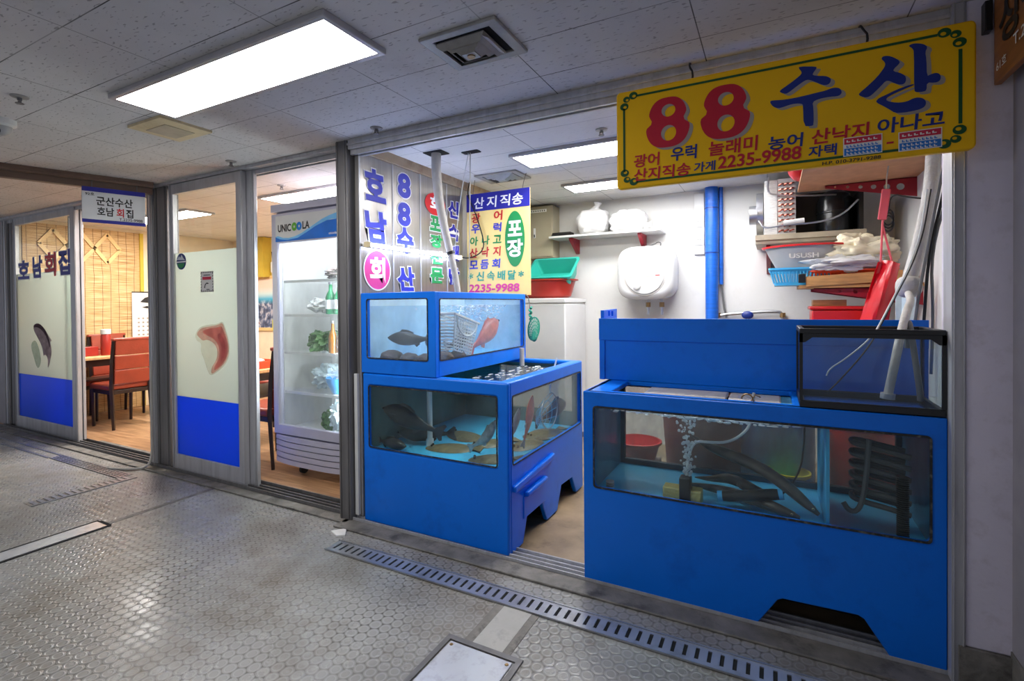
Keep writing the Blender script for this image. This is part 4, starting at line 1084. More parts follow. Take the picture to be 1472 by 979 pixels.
fish('silver_fish', 'grey fish rising beside the upright pink one', [(-1.37, 2.70, .73), (-1.38, 2.68, .66), (-1.40, 2.65, .58), (-1.42, 2.60, .51)], 0.08, 'grey_fish', 0.45, 'silver fish', z_up=(0, 1, 0))
fish('rockfish', 'dark fish at the far end of the side window', [(-1.33, 3.36, .64), (-1.34, 3.26, .64), (-1.36, 3.16, .61), (-1.40, 3.06, .58)], 0.12, 'dark_fish', 0.5, 'rockfish in the lower left tank')
nt_ = thing('landing_net', 'wire hoop net standing in the lower tank behind the side window', 'net', (-1.30, 3.0, 0.46))
B().tube([(-1.300+.0*k, 3.0+.13*math.cos(2*PI*k/24), .66+.115*math.sin(2*PI*k/24)) for k in range(25)], .004, 6).done('hoop', 'steel', nt_)
B().tube([(-1.30, 3.0, .775), (-1.30, 3.03, .86), (-1.29, 3.06, .93), (-1.28, 3.08, 1.0)], .006, 6, 1).done('handle', 'wire', nt_)
b = B()
for k in range(12):
    a_ = 2*PI*k/12; b.tube([(-1.30, 3.0+.13*math.cos(a_), .66+.115*math.sin(a_)), (-1.36, 3.0+.09*math.cos(a_), .62+.08*math.sin(a_)), (-1.40, 3.0, .57)], .0016, 4)
for f in (0.75, 0.5, 0.25): b.tube([(-1.30-.1*(1-f), 3.0+.13*f*math.cos(2*PI*k/18), .66-.09*(1-f)+.115*f*math.sin(2*PI*k/18)) for k in range(19)], .0016, 4)
b.done('mesh_bag', 'skyblue', nt_)
b = B()
for k in range(90):
    x, y = random.uniform(-1.69, -1.34), random.uniform(2.45, 3.4)
    b.ball((x, y, .893), random.uniform(.004, .016), random.uniform(.006, .035), .0025, 8, 4, .3)
fo = b.done('foam_patches', 'bubble'); fo['kind'] = 'stuff'; tag(fo, 'white foam drifting on the water of the lower left tank', 'foam')

# --- upper left tank
U0, U1, V0, V1, Z0, Z1 = -2.29, -1.718, 2.33, 3.505, 0.940, 1.435
ut = thing('fish_tank', 'small upper blue tank of the left stack, below the lettered panel', 'fish tank', ((U0+U1)/2, (V0+V1)/2, Z0))
b = B(); b.plate([(U0, Z0), (U1, Z0), (U1, Z1), (U0, Z1)], [rrect(-2.243, -1.772, 1.032, 1.398, .012)], (0, V0, 0), (1, 0, 0), (0, 0, 1), (0, 1, 0), ww); b.done('front_wall', 'blue', ut, 0.006)
b = B(); b.plate([(V0+ww, Z0), (V1, Z0), (V1, Z1), (V0+ww, Z1)], [rrect(2.37, 3.468, 1.032, 1.396, .012)], (U1-ww, 0, 0), (0, 1, 0), (0, 0, 1), (1, 0, 0), ww); b.done('side_wall', 'blue', ut, 0.006)
b = B(); b.box(U0, U0+ww, V0+ww, V1, Z0, Z1); b.done('left_wall', 'inner_pale', ut)
b = B(); b.box(U0+ww, U1-ww, V1-ww, V1, Z0, Z1); b.done('rear_wall', 'inner_pale', ut)
box('tank_floor', 'inner_blue', U0+ww, U1-ww, V0+ww, V1-ww, Z0, Z0+.06, ut)
b = B(); b.plate([(U0+.004, V0+.004), (U1-.004, V0+.004), (U1-.004, V1-.004), (U0+.004, V1-.004)], [[(U0+.04, V0+.04), (U1-.04, V0+.04), (U1-.04, V1-.04), (U0+.04, V1-.04)]], (0, 0, Z1-.018), (1, 0, 0), (0, 1, 0), (0, 0, 1), .02); b.done('rim', 'blue', ut, 0.004)
box('front_pane', 'tank_glass', -2.243, -1.772, V0+.012, V0+.018, 1.032, 1.398, ut)
box('side_pane', 'tank_glass', U1-.018, U1-.012, 2.37, 3.468, 1.032, 1.396, ut)
window_seal(ut, (-2.245, -1.770, 1.030, 1.400), (0, V0-.003, 0), (1, 0, 0), (0, 0, 1), (0, 1, 0))
window_seal(ut, (2.368, 3.470, 1.030, 1.398), (U1-.001, 0, 0), (0, 1, 0), (0, 0, 1), (1, 0, 0))
wt = box('tank_water', 'water_top', U0+ww+.002, U1-ww-.002, V0+ww+.002, V1-ww-.002, 1.002, 1.355, None)
tag(wt, 'cloudy pale water filling the upper left tank', 'water')
fish('rockfish', 'dark fish side-on in the front window of the upper tank', [(-2.19, 2.46, 1.15), (-2.1, 2.48, 1.15), (-2.0, 2.5, 1.14), (-1.9, 2.52, 1.15)], .09, 'dark_fish', .5, 'fish in the upper tank')
fish('rockfish', 'blue-grey fish at the right of the front window of the upper tank', [(-1.86, 2.50, 1.19), (-1.92, 2.56, 1.15), (-2.0, 2.62, 1.12), (-2.06, 2.70, 1.10)], .10, 'dark_fish', .5, 'fish in the upper tank')
fish('sea_bream', 'pink sea bream tilted upward in the upper tank', [(-1.80, 3.22, 1.24), (-1.80, 3.12, 1.19), (-1.81, 3.0, 1.12), (-1.82, 2.90, 1.07)], .15, 'pink_fish', .4, None, z_up=(0, -.4, 1))
fish('rockfish', 'grey fish between the white basket and the pink bream', [(-1.88, 2.98, 1.15), (-1.88, 2.90, 1.13), (-1.9, 2.82, 1.1), (-1.92, 2.75, 1.08)], .12, 'dark_fish', .5, 'fish in the upper tank', z_up=(0, -.4, 1))
for lab, c, r in (('brown sea squirt at the front left of the upper tank', (-2.15, 2.45, 1.03), .065), ('brown sea squirt in the middle of the front window', (-2.0, 2.44, 1.025), .055), ('brown sea squirt at the right of the front window', (-1.87, 2.44, 1.025), .055), ('brown sea squirt at the near corner of the side window', (-1.80, 2.52, 1.03), .06), ('brown sea squirt under the white basket', (-1.80, 2.68, 1.03), .05)):
    o = B().ball(c, r*1.3, r, r*.7, 14, 10, .14).done('sea_squirt', 'stone', None, sub=1); tag(o, lab, 'sea squirt', 'sea squirts in the upper tank')
bk = thing('white_basket', 'white slotted plastic basket lying tilted in the upper tank', 'basket', (-1.80, 2.72, 1.05))
rt_ = Matrix.Rotation(-0.25, 3, 'X')
def bp(x, y, z): return rt_ @ Vector((x, y, z)) + Vector((-1.815, 2.70, 1.17))
b = B()
for k in range(11):
    z = -.12+.02*k; w_ = .10+.004*k
    b.tube([bp(-.05, -w_, z), bp(.055, -w_, z), bp(.055, w_, z), bp(-.05, w_, z), bp(-.05, -w_, z)], .0045, 5)
for k in range(9):
    y = -.1+.025*k; b.tube([bp(.056, y, -.12), bp(.056, y*1.4, .10)], .004, 5)
b.done('basket_body', 'white', bk)
b = B(); b.tube([bp(.06, -.15, .10), bp(.06, .15, .10), bp(-.06, .15, .10), bp(-.06, -.15, .10), bp(.06, -.15, .10)], .009, 6); b.done('rim', 'white', bk)
b = B(); b.tube([bp(.062, .12*math.cos(PI*k/14), .10-.11*math.sin(PI*k/14)) for k in range(15)], .005, 6); b.done('handle', 'wire', bk)
b = B()
for k in range(260):
    t_ = random.random()**2
    b.ball((random.gauss(-1.86, .06) if random.random() < .8 else random.uniform(-2.2, -1.8), min(3.4, max(2.5, random.gauss(3.02, .14))), 1.352-.11*t_), random.uniform(.004, .014), random.uniform(.004, .014), random.uniform(.003, .009), n=7, m=4)
fo = b.done('foam_bubbles', 'bubble'); fo['kind'] = 'stuff'; tag(fo, 'cloud of air bubbles at the top of the upper tank', 'bubbles')
pp = B(); pp.cyl((-1.665, 3.33, .90), (-1.665, 3.33, 1.03), .018); pp = pp.done('drain_pipe', 'hose'); tag(pp, 'short grey pipe dipping into the lower tank beside the upper one', 'pipe')

# green scoop net hung on the upper tank
gn = thing('scoop_net', 'green mesh scoop net hung at the rear corner of the upper tank', 'net', (-1.66, 3.5, 1.05))
B().tube([(-1.72, 3.515, 1.435), (-1.70, 3.52, 1.41), (-1.69, 3.52, 1.36), (-1.685, 3.52, 1.30)], .004, 6).done('hook_wire', 'cable', gn)
B().tube([(-1.682+.009*math.cos(k*1.2), 3.52+.009*math.sin(k*1.2), 1.335-.0075*k) for k in range(14)], .009, 6).done('twisted_handle', 'green_net', gn)
hoop = [Vector((-1.655+.048*math.cos(2*PI*k/20), 3.52-.015*math.sin(2*PI*k/20), 1.165+.085*math.sin(2*PI*k/20)+.03*math.cos(2*PI*k/20))) for k in range(21)]
B().tube(hoop, .006, 6).done('hoop', 'green_net', gn)
tip = Vector((-1.635, 3.46, 1.085))
b = B()
for k in range(20): b.tube([hoop[k], hoop[k]*.5+tip*.5+Vector((.012, 0, -.012)), tip], .0030, 4)
for f in (.85, .7, .55, .4, .25): b.tube([h_*f+tip*(1-f)+Vector((.012, 0, -.012))*(1-abs(2*f-1)) for h_ in hoop], .0030, 4)
b.done('mesh_bag', 'green_net', gn)

# ================================================================== right tank
RX0, RX1, RY0, RY1, RZ = -0.82, 0.552, 2.302, 2.88, 0.935
rtk = thing('fish_tank', 'long blue tank at the right with eels and an arch cut in its foot', 'fish tank', ((RX0+RX1)/2, (RY0+RY1)/2, 0.0))
front = [(RX0, .012), (-.067, .012), (.012, .135), (.03, .145), (.285, .150), (.305, .14), (.39, .012), (RX1, .012), (RX1, RZ), (RX0, RZ)]
b = B(); b.plate(front, [rrect(-.770, .507, .474, .865, .022)], (0, RY0, 0), (1, 0, 0), (0, 0, 1), (0, 1, 0), ww); b.done('front_wall', 'blue', rtk, 0.006)
b = B(); b.box(RX0, RX0+ww, RY0+ww, RY1, .012, RZ); b.done('left_wall', 'blue', rtk, 0.004)
for x0_, x1_ in ((RX0+ww, RX0+ww+.0015), (RX1-ww-.0015, RX1-ww)): box('liner', 'liner_brighten', x0_, x1_, RY0+ww+.001, RY1-ww, .435, .90, rtk)  # added paler sheets that brighten the dim inside of the tank
b = B(); b.box(RX1-ww, RX1, RY0+ww, RY1, .012, RZ); b.done('right_wall', 'blue', rtk, 0.004)
b = B(); b.plate([(RX0+ww, .012), (RX1-ww, .012), (RX1-ww, RZ-.03), (RX0+ww, RZ-.03)], [[(-.765, .462), (-.765, .88), (.50, .88), (.50, .462)]], (0, RY1-ww, 0), (1, 0, 0), (0, 0, 1), (0, 1, 0), ww); b.done('rear_wall', 'inner_dark', rtk)
box('rear_pane', 'rear_glass', -.765, .50, RY1-.018, RY1-.012, .462, .88, rtk)
box('tank_floor', 'inner_blue', RX0+ww, RX1-ww, RY0+ww, RY1-ww, .405, .435, rtk)
box('front_pane', 'tank_glass', -.770, .507, RY0+.012, RY0+.018, .474, .865, rtk)
window_seal(rtk, (-.772, .509, .472, .867), (0, RY0-.003, 0), (1, 0, 0), (0, 0, 1), (0, 1, 0), .008)
b = B(); b.plate([(RX0+.004, RY0+.004), (RX1-.004, RY0+.004), (RX1-.004, RY1-.004), (RX0+.004, RY1-.004)], [[(-.70, RY0+.06), (.07, RY0+.06), (.07, 2.70), (-.70, 2.70)]], (0, 0, RZ-.025), (1, 0, 0), (0, 1, 0), (0, 0, 1), .025); b.done('rim', 'blue', rtk, 0.005)
b = B(); b.plate([(2.345, .44), (2.80, .44), (2.80, .875), (2.345, .875)], [oval(2.6, .53, .012, .012, 12)], (.185, 0, 0), (0, 1, 0), (0, 0, 1), (1, 0, 0), .012); b.done('divider', 'skyblue', rtk)
for x in (RX0+.06, .46): box('foot', 'pit', x, x+.05, RY0+.06, RY1-.05, .0, .4, rtk)
box('arch_shade', 'pit', -.06, .38, RY0+.25, RY0+.26, .012, .3, rtk)  # dark sheet standing in for the shade behind the foot arch
wt = box('tank_water', 'water', RX0+ww+.002, RX1-ww-.002, RY0+ww+.002, RY1-ww-.002, .437, .845, None)
tag(wt, 'clear blue water filling the long right tank', 'water')
eel('dark eel slanting down through the middle of the long tank', [(.165, 2.41, .475), (.12, 2.42, .51), (.06, 2.43, .56), (-.02, 2.45, .61), (-.10, 2.47, .64), (-.20, 2.50, .66), (-.29, 2.54, .675), (-.36, 2.60, .70)], .026)
eel('dark eel lying on the tank floor with its head at the front glass', [(.095, 2.385, .458), (.05, 2.40, .465), (-.02, 2.43, .475), (-.10, 2.48, .475), (-.2, 2.54, .468), (-.3, 2.58, .462), (-.40, 2.60, .458)], .025)
eel('dark eel half hidden behind the black filter tube', [(.0, 2.60, .46), (-.06, 2.58, .475), (-.14, 2.60, .50), (-.20, 2.64, .50), (-.28, 2.68, .47), (-.36, 2.70, .46)], .025)
pu = thing('filter_tube', 'black tubular water pump lying on the floor of the long tank', 'pump', (-.08, 2.43, .45))
B().tube([(-.215, 2.42, .485), (-.18, 2.42, .49), (.0, 2.43, .525), (.03, 2.43, .53)], [.020, .024, .024, .020], 16).done('pump_body', 'black', pu)
for p, q in (((-.225, 2.42, .484), (-.205, 2.42, .487)), ((.018, 2.43, .528), (.035, 2.43, .532))): B().cyl(p, q, .023).done('end_cap', 'skyblue', pu)
cb_ = B(); cb_.tube([(.03, 2.43, .53), (.06, 2.45, .56), (.10, 2.47, .63), (.115, 2.49, .72), (.12, 2.5, .88), (.11, 2.5, .96)], .004, 6, 2); cb_ = cb_.done('pump_cable', 'rubber'); tag(cb_, 'black cable rising from the filter tube to the rim', 'cable')
sp = thing('sponge_filter', 'yellow sponge block with a black air stone', 'filter', (-.37, 2.41, .436))
b = B(); b.box(-.46, -.29, 2.37, 2.44, .437, .505); b.done('sponge_block', 'sponge', sp, .006)
b = B(); b.box(-.385, -.335, 2.362, 2.42, .45, .56); b.done('air_stone', 'black', sp, .006)
ho = B(); ho.tube([(-.36, 2.41, .55), (-.35, 2.42, .66), (-.325, 2.44, .715), (-.27, 2.46, .712), (-.20, 2.48, .712), (-.14, 2.5, .74), (-.09, 2.52, .80), (-.08, 2.52, .945)], .0065, 8, 2); ho = ho.done('air_hose', 'wire'); tag(ho, 'thin clear air hose curving to the sponge filter', 'hose')
b = B()
for k in range(110):
    z = random.uniform(.56, .842); s = (z-.56)/.28
    b.ball((-.355+random.gauss(0, .007+.018*s), 2.41+random.gauss(0, .006+.01*s), z), random.uniform(.003, .009), n=7, m=5)
for k in range(120):
    b.ball((-.30+random.gauss(0, .13), 2.352+abs(random.gauss(0, .03)), .842+random.uniform(-.010, .008)), random.uniform(.006, .018), random.uniform(.004, .012), random.uniform(.002, .006), 7, 5)
for k in range(110): b.ball((random.uniform(-.76, .15), 2.352+random.uniform(0, .05), .843+random.uniform(-.008, .006)), random.uniform(.005, .016), .006, random.uniform(.002, .005), n=6, m=4)
fo = b.done('air_bubbles', 'bubble'); fo['kind'] = 'stuff'; tag(fo, 'column of air bubbles rising from the sponge filter', 'bubbles')
# cooling coil and ribbed hose at the right end
co_ = thing('cooling_coil', 'dark grey cooling coil of looped pipes at the right end of the long tank', 'coil', (.36, 2.5, .5))
for k in range(6):
    z = .78-.045*k; x = .29+.0*k
    B().tube([(.47, 2.42, z-.03), (.40, 2.42, z-.015), (.31, 2.42, z), (.285, 2.44, z+.003), (.285, 2.50, z+.003), (.31, 2.52, z), (.47, 2.52, z-.03)], .011, 8, 2).done('coil_loop', 'cable', co_)
B().tube([(.335, 2.405, .81), (.32, 2.40, .60), (.30, 2.40, .52), (.27, 2.41, .51), (.25, 2.42, .54)], .010, 8, 2).done('riser', 'cable', co_)
rh = B()
pts, rr = [], []
for k in range(60): pts.append((.436, 2.372, .45+.004*k)); rr.append(.021 if k % 2 else .0165)
rh.tube(pts, rr, 14); rh = rh.done('ribbed_hose', 'black', smooth=False); tag(rh, 'black ribbed hose standing at the right end of the long tank', 'hose')
sc_ = thing('suction_cup', 'stack of small grey rings at the left front corner of the long tank', 'valve', (-.715, 2.39, .436))
b = B()
for k in range(4): b.lathe([(.012, .437+k*.013), (.020, .441+k*.013), (.020, .446+k*.013), (.012, .449+k*.013)], (-.715, 2.39, 0), 16)
b.done('rings', 'hose', sc_)
# foam boards on the opening, hook
for lab, x0, x1, y0, y1, z in (('white foam board across the open top of the long tank', -.58, -.20, 2.53, 2.74, .906), ('smaller white foam board at the right of the tank opening', -.19, .03, 2.52, 2.74, .904)):
    b = B(); b.box(x0, x1, y0, y1, z-.02, z+.004); o = b.done('foam_board', 'foam', None, .006); tag(o, lab, 'foam board', 'foam boards')
hk = B(); hk.tube([(-.10+.022*math.cos(a_), 2.345, .945+.022*math.sin(a_)) for a_ in [PI*1.0-k*PI/8 for k in range(9)]]+[(-.076, 2.345, .936)], .003, 6); hk.tube([(-.085, 2.345, .937), (-.07, 2.35, .965), (-.05, 2.36, .955)], .003, 6); hk = hk.done('wire_hook', 'brass'); tag(hk, 'small wire hook on the front rim of the long tank', 'hook')

# --- blue hood standing on the rear of the right tank
HX0, HX1, HY, HZ0, HZ1 = -.862, .585, 2.70, .936, 1.272
hd = thing('tank_hood', 'plain blue panelled tank standing behind the rim of the long tank', 'fish tank', ((HX0+HX1)/2, 2.85, HZ0))
b = B(); b.box(HX0, HX1, HY, HY+.02, HZ0, HZ1); b.done('front_panel', 'blue', hd, .003)
b = B(); b.box(HX0-.003, HX1, HY-.006, HY, 1.155, HZ1+.004); b.done('upper_band', 'blue', hd, .002)
b = B(); b.box(HX0, HX0+.03, HY-.008, HY, HZ0, 1.155); b.done('edge_strip', 'blue', hd, .002)
b = B(); b.plate([(HY+.02, HZ0), (2.98, HZ0), (2.98, 1.325), (HY+.02, 1.32)], [rrect(2.80, 2.83, 1.285, 1.315, .003), rrect(2.86, 2.90, 1.283, 1.313, .003)], (HX0, 0, 0), (0, 1, 0), (0, 0, 1), (1, 0, 0), .02); b.done('end_plate', 'blue', hd)
b = B(); b.box(HX1-.02, HX1, HY+.02, 2.98, HZ0, HZ1-.01); b.done('end_wall', 'blue', hd)
b = B(); b.box(HX0+.02, HX1-.02, 2.96, 2.98, HZ0, 1.15); b.done('rear_panel', 'blue', hd)
b = B(); b.box(HX0+.02, HX1-.02, HY+.02, 2.96, HZ0, HZ0+.02); b.done('base', 'blue', hd)
# --- small black-rimmed aquarium
BX0, BX1, BY0, BY1, BZ0, BZ1 = .092, .551, 2.308, 2.62, .936, 1.252
aq = thing('aquarium', 'small empty glass aquarium with black rims on the long tank', 'aquarium', ((BX0+BX1)/2, 2.46, BZ0))
rim = [(BX0, BY0), (BX1, BY0), (BX1, BY1), (BX0, BY1)]; rin = [(BX0+.02, BY0+.02), (BX1-.02, BY0+.02), (BX1-.02, BY1-.02), (BX0+.02, BY1-.02)]
B().plate(rim, [rin], (0, 0, BZ0), (1, 0, 0), (0, 1, 0), (0, 0, 1), .028).done('bottom_rim', 'black', aq, .004)
B().plate(rim, [rin], (0, 0, BZ1-.022), (1, 0, 0), (0, 1, 0), (0, 0, 1), .022).done('top_rim', 'black', aq, .004)
for y in (BY0, BY1-.006):
    lip = [(BX0, BZ1-.02), (BX1, BZ1-.02), (BX1, BZ1-.055), (BX1-.02, BZ1-.055), (BX1-.045, BZ1-.035), (BX0+.045, BZ1-.035), (BX0+.02, BZ1-.055), (BX0, BZ1-.055)]
    B().plate(lip, [], (0, y, 0), (1, 0, 0), (0, 0, 1), (0, 1, 0), .006).done('rim_lip', 'black', aq)
for x in (BX0, BX1-.012):
    for y in (BY0, BY1-.012): box('corner_post', 'black', x, x+.012, y, y+.012, BZ0+.028, BZ1-.02, aq)
box('front_glass', 'bt_glass', BX0+.012, BX1-.012, BY0+.004, BY0+.009, BZ0+.028, BZ1-.02, aq)
box('rear_pane', 'bt_glass', BX0+.012, BX1-.012, BY1-.009, BY1-.004, BZ0+.028, BZ1-.02, aq)
box('left_glass', 'bt_glass', BX0+.004, BX0+.009, BY0+.012, BY1-.012, BZ0+.028, BZ1-.02, aq)
box('right_glass', 'bt_glass', BX1-.009, BX1-.004, BY0+.012, BY1-.012, BZ0+.028, BZ1-.02, aq)
box('base_glass', 'bt_glass', BX0+.012, BX1-.012, BY0+.012, BY1-.012, BZ0+.004, BZ0+.010, aq)

# ================================================================== lettered metal panel on the left wall
pn = thing('lettered_panel', 'brushed metal panel with blue, red and green lettering on the left shop wall', 'sign', (-2.31, 2.95, 1.9))
b = B(); b.box(-2.333, -2.303, 2.335, 3.62, 0.03, 2.322); b.done('sheet', 'panel', pn)
for y in (2.335, 2.645, 2.945, 3.28, 3.612):
    b = B(); b.box(-2.3035, -2.299, y, y+.012, 0.03, 2.322); b.done('seam_strip', 'alu', pn)
fp = Face((-2.3025, 0, 0), (0, 1, 0), (0, 0, 1))
for t, mm, bx in (('호', 'letter_blue', (2.385, 2.035, 2.583, 2.245)), ('남', 'letter_blue', (2.38, 1.765, 2.585, 1.975)), ('8', 'letter_blue', (2.70, 2.112, 2.84, 2.285)), ('8', 'letter_blue', (2.698, 1.914, 2.836, 2.081)), ('수', 'letter_blue', (2.685, 1.722, 2.872, 1.905)), ('산', 'letter_blue', (2.685, 1.458, 2.872, 1.632)),
                  ('포', 'letter_green', (3.062, 1.925, 3.20, 2.042)), ('장', 'letter_green', (3.062, 1.80, 3.22, 1.90)), ('전', 'letter_green', (3.062, 1.672, 3.22, 1.772)), ('문', 'letter_green', (3.062, 1.525, 3.23, 1.645)),
                  ('신', 'letter_navy', (3.302, 2.06, 3.455, 2.20)), ('속', 'letter_navy', (3.302, 1.875, 3.455, 2.01)), ('배', 'letter_navy', (3.33, 1.715, 3.452, 1.843)), ('달', 'letter_navy', (3.302, 1.52, 3.456, 1.657))):
    fp.text(pn, t, mm, bx, 0.045, 0.035, 'letter_white', name='letter', lift=0.004, slant=-0.12 if t in '호남수산' else 0)
fp.poly(pn, oval(2.493, 1.59, .128, .135), 'letter_white', .0030, 'round_badge_edge')
fp.poly(pn, oval(2.493, 1.59, .119, .126), 'letter_pink', .0034, 'round_badge')
fp.text(pn, '회', 'letter_white', (2.42, 1.505, 2.565, 1.675), .04, lift=.0046, name='letter')
fp.poly(pn, oval(3.135, 2.131, .130, .085), 'letter_red', .0034, 'round_badge')
fp.text(pn, '회', 'letter_white', (3.065, 2.078, 3.21, 2.188), .035, lift=.0046, name='letter')

# tube light hung in front of the panel
tl = thing('tube_light', 'glowing tube light fixed along the metal panel', 'light', (-2.27, 2.87, 1.73))
B().cyl((-2.255, 2.37, 1.742), (-2.255, 3.40, 1.742), .012, n=14).done('tube', 'led', tl)
b = B(); b.box(-2.30, -2.272, 2.355, 3.415, 1.732, 1.752); b.done('housing', 'white', tl, .003)
for y in (2.352, 3.402): box('end_cap', 'ivory', -2.28, -2.238, y, y+.018, 1.725, 1.759, tl)

# ================================================================== hanging banner
bn = thing('hanging_banner', 'cream and blue price banner hung on wires behind the upper tank', 'banner', (-1.98, 3.54, 1.44))
b = B(); b.box(-2.275, -1.688, 3.54, 3.546, 1.43, 2.275); b.done('sheet', 'banner_cream', bn)
fb = Face((0, 3.539, 0), (1, 0, 0), (0, 0, 1))
fb.poly(bn, [(-2.275, 2.13), (-1.688, 2.13), (-1.688, 2.275), (-2.275, 2.275)], 'letter_navy', name='blue_header')
for c_, x0 in zip('산지직송', (-2.20, -2.08, -1.955, -1.845)): fb.text(bn, c_, 'letter_white', (x0, 2.150, x0+.098, 2.243), .018, lift=.003, slant=.08)
fb.poly(bn, oval(-1.823, 1.88, .088, .222), 'letter_green', name='green_oval')
fb.text(bn, '포', 'letter_white', (-1.885, 1.90, -1.758, 2.025), .035, lift=.003)
fb.text(bn, '장', 'letter_white', (-1.895, 1.735, -1.752, 1.878), .035, lift=.003)
for t, mm, bx in (('광', 'letter_red', (-2.227, 2.035, -2.141, 2.115)), ('어', 'letter_red', (-2.013, 2.04, -1.93, 2.12)), ('우', 'letter_blue', (-2.232, 1.948, -2.149, 2.025)), ('럭', 'letter_blue', (-2.02, 1.948, -1.94, 2.022)), ('아', 'letter_green', (-2.244, 1.847, -2.165, 1.922)), ('나', 'letter_green', (-2.13, 1.85, -2.055, 1.925)), ('고', 'letter_green', (-2.025, 1.855, -1.945, 1.922)), ('산', 'letter_red', (-2.25, 1.747, -2.17, 1.828)), ('낙', 'letter_red', (-2.135, 1.748, -2.06, 1.832)), ('지', 'letter_red', (-2.025, 1.752, -1.95, 1.83)), ('모', 'letter_blue', (-2.255, 1.655, -2.17, 1.725)), ('듬', 'letter_blue', (-2.145, 1.652, -2.065, 1.728)), ('회', 'letter_blue', (-2.035, 1.655, -1.955, 1.73)), ('*', 'letter_teal', (-2.265, 1.572, -2.215, 1.62)), ('신', 'letter_teal', (-2.185, 1.555, -2.11, 1.63)), ('속', 'letter_teal', (-2.085, 1.555, -2.01, 1.632)), ('배', 'letter_teal', (-1.985, 1.555, -1.91, 1.632)), ('달', 'letter_teal', (-1.89, 1.556, -1.815, 1.632)), ('*', 'letter_teal', (-1.795, 1.575, -1.745, 1.623)), ('2235-9988', 'letter_pink', (-2.262, 1.459, -1.785, 1.526))):
    fb.text(bn, t, mm, bx, .015 if t in '속*' else .027, slant=.08)
for x, dx in ((-2.215, .02), (-1.755, .035)):
    B().tube([(x, 3.543, 2.26), (x+dx*.3, 3.543, 2.32), (x+dx, 3.543, ZC)], .0025, 5).done('hanging_wire', 'cable', bn)

# hose and ropes from the ceiling
hs = thing('ceiling_hose', 'pale corrugated hose dropping from the ceiling into the upper tank', 'hose', (-2.0, 2.8, 1.4))
B().tube([(-2.025, 2.775, ZC), (-2.03, 2.78, 2.25), (-2.02, 2.80, 2.05), (-1.985, 2.82, 1.85), (-1.95, 2.85, 1.65), (-1.925, 2.87, 1.46), (-1.92, 2.87, 1.40)], [.033, .033, .030, .027, .023, .021, .02], 12, 2).done('hose_body', 'hose', hs)
B().cyl((-1.962, 2.838, 1.725), (-1.957, 2.842, 1.705), .027).done('clamp', 'black', hs)
b = B(); b.plate(rrect(-2.10, -1.95, 2.72, 2.83, .01), [], (0, 0, ZC-.004), (1, 0, 0), (0, 1, 0), (0, 0, 1), .004); b.done('ceiling_hole', 'pit', hs)
B().cyl((-1.925, 2.87, 1.43), (-1.922, 2.87, 1.40), .026).done('hose_end', 'black', hs)
rp = thing('ceiling_rope', 'two thin cords hanging from a hole in the shop ceiling', 'rope', (-1.83, 2.9, 1.5))
B().tube([(-1.815, 2.875, ZC), (-1.83, 2.89, 2.1), (-1.86, 2.92, 1.7), (-1.87, 2.93, 1.46)], .004, 6, 2).done('cord', 'hose', rp)
B().tube([(-1.83, 2.875, ZC), (-1.90, 2.88, 2.1), (-1.96, 2.9, 1.8), (-1.99, 2.9, 1.5)], .003, 6, 2).done('cord', 'wire', rp)
b = B(); b.plate(rrect(-1.87, -1.74, 2.84, 2.90, .01), [], (0, 0, ZC-.004), (1, 0, 0), (0, 1, 0), (0, 0, 1), .004); b.done('ceiling_hole', 'pit', rp)
lc = B(); lc.tube([(-2.24, 3.41, 1.742), (-2.20, 3.44, 1.735), (-2.14, 3.50, 1.765), (-2.10, 3.52, 1.82), (-2.105, 3.52, 1.90), (-2.14, 3.52, 2.01), (-2.185, 3.52, 2.13), (-2.225, 3.525, 2.20), (-2.262, 3.53, 2.29), (-2.27, 3.58, ZC)], .005, 6, 2); lc = lc.done('lamp_cable', 'rubber'); tag(lc, 'black cable looping across the banner to the tube light', 'cable')

# ================================================================== back wall
fz = thing('chest_freezer', 'white freezer cabinet in the back corner under the red bowl', 'freezer', (-2.0, 4.57, .002))
b = B(); b.box(-2.325, -1.70, 4.30, 4.87, .06, 1.36); b.done('cabinet', 'white_enamel', fz, .012)
b = B(); b.box(-2.328, -1.695, 4.29, 4.872, 1.365, 1.412); b.done('lid', 'white_enamel', fz, .010)
box('plinth', 'cable', -2.30, -1.72, 4.33, 4.85, .002, .06, fz)
box('door_seal', 'hose', -2.32, -1.705, 4.305, 4.865, 1.358, 1.367, fz)
def lathe_thing(name, label, cat, prof, o, m, sx=1, sy=1, rot=None):
    b = B(); b.lathe(prof, o, 36, sx, sy, rot=rot); t = b.done(name, m); return tag(t, label, cat)
rb = lathe_thing('washing_bowl', 'brick-red plastic bowl on the freezer', 'bowl', [(.0, 0), (.21, 0), (.24, .02), (.285, .165), (.315, .172), (.315, .182), (.278, .178), (.23, .03), (.0, .012)], (-1.99, 4.56, 1.413), 'bowlred', 1, .78)
tb = thing('teal_basket', 'teal slotted plastic basket set tilted in the red bowl', 'basket', (-1.95, 4.56, 1.56))
R_ = Matrix.Rotation(math.radians(38), 3, 'X')
def tp(x, y, z): return R_ @ Vector((x, y, z)) + Vector((-1.92, 4.56, 1.655))
b = B()
def ringrect(w, d, z, n=6):
    return [tp(x, y, z) for x, y in rrect(-w, w, -d, d, .03, n)]
b.rings([ringrect(.19, .12, -.085), ringrect(.225, .15, .06)], cap1=False, cap0=True)
b.rings([ringrect(.225, .15, .06), ringrect(.245, .17, .062), ringrect(.245, .17, .075), ringrect(.222, .147, .075), ringrect(.186, .116, -.075)], cap0=False, cap1=True)
b.done('basket_body', 'teal', tb)
b = B()
for k in range(15):
    for j in range(7):
        x, z = -.15+k*.0215, -.06+j*.016
        p0 = tp(x, -.1215-(z+.085)*.205, z)
        b.ball(p0, .006, .006, .006, 6, 4)
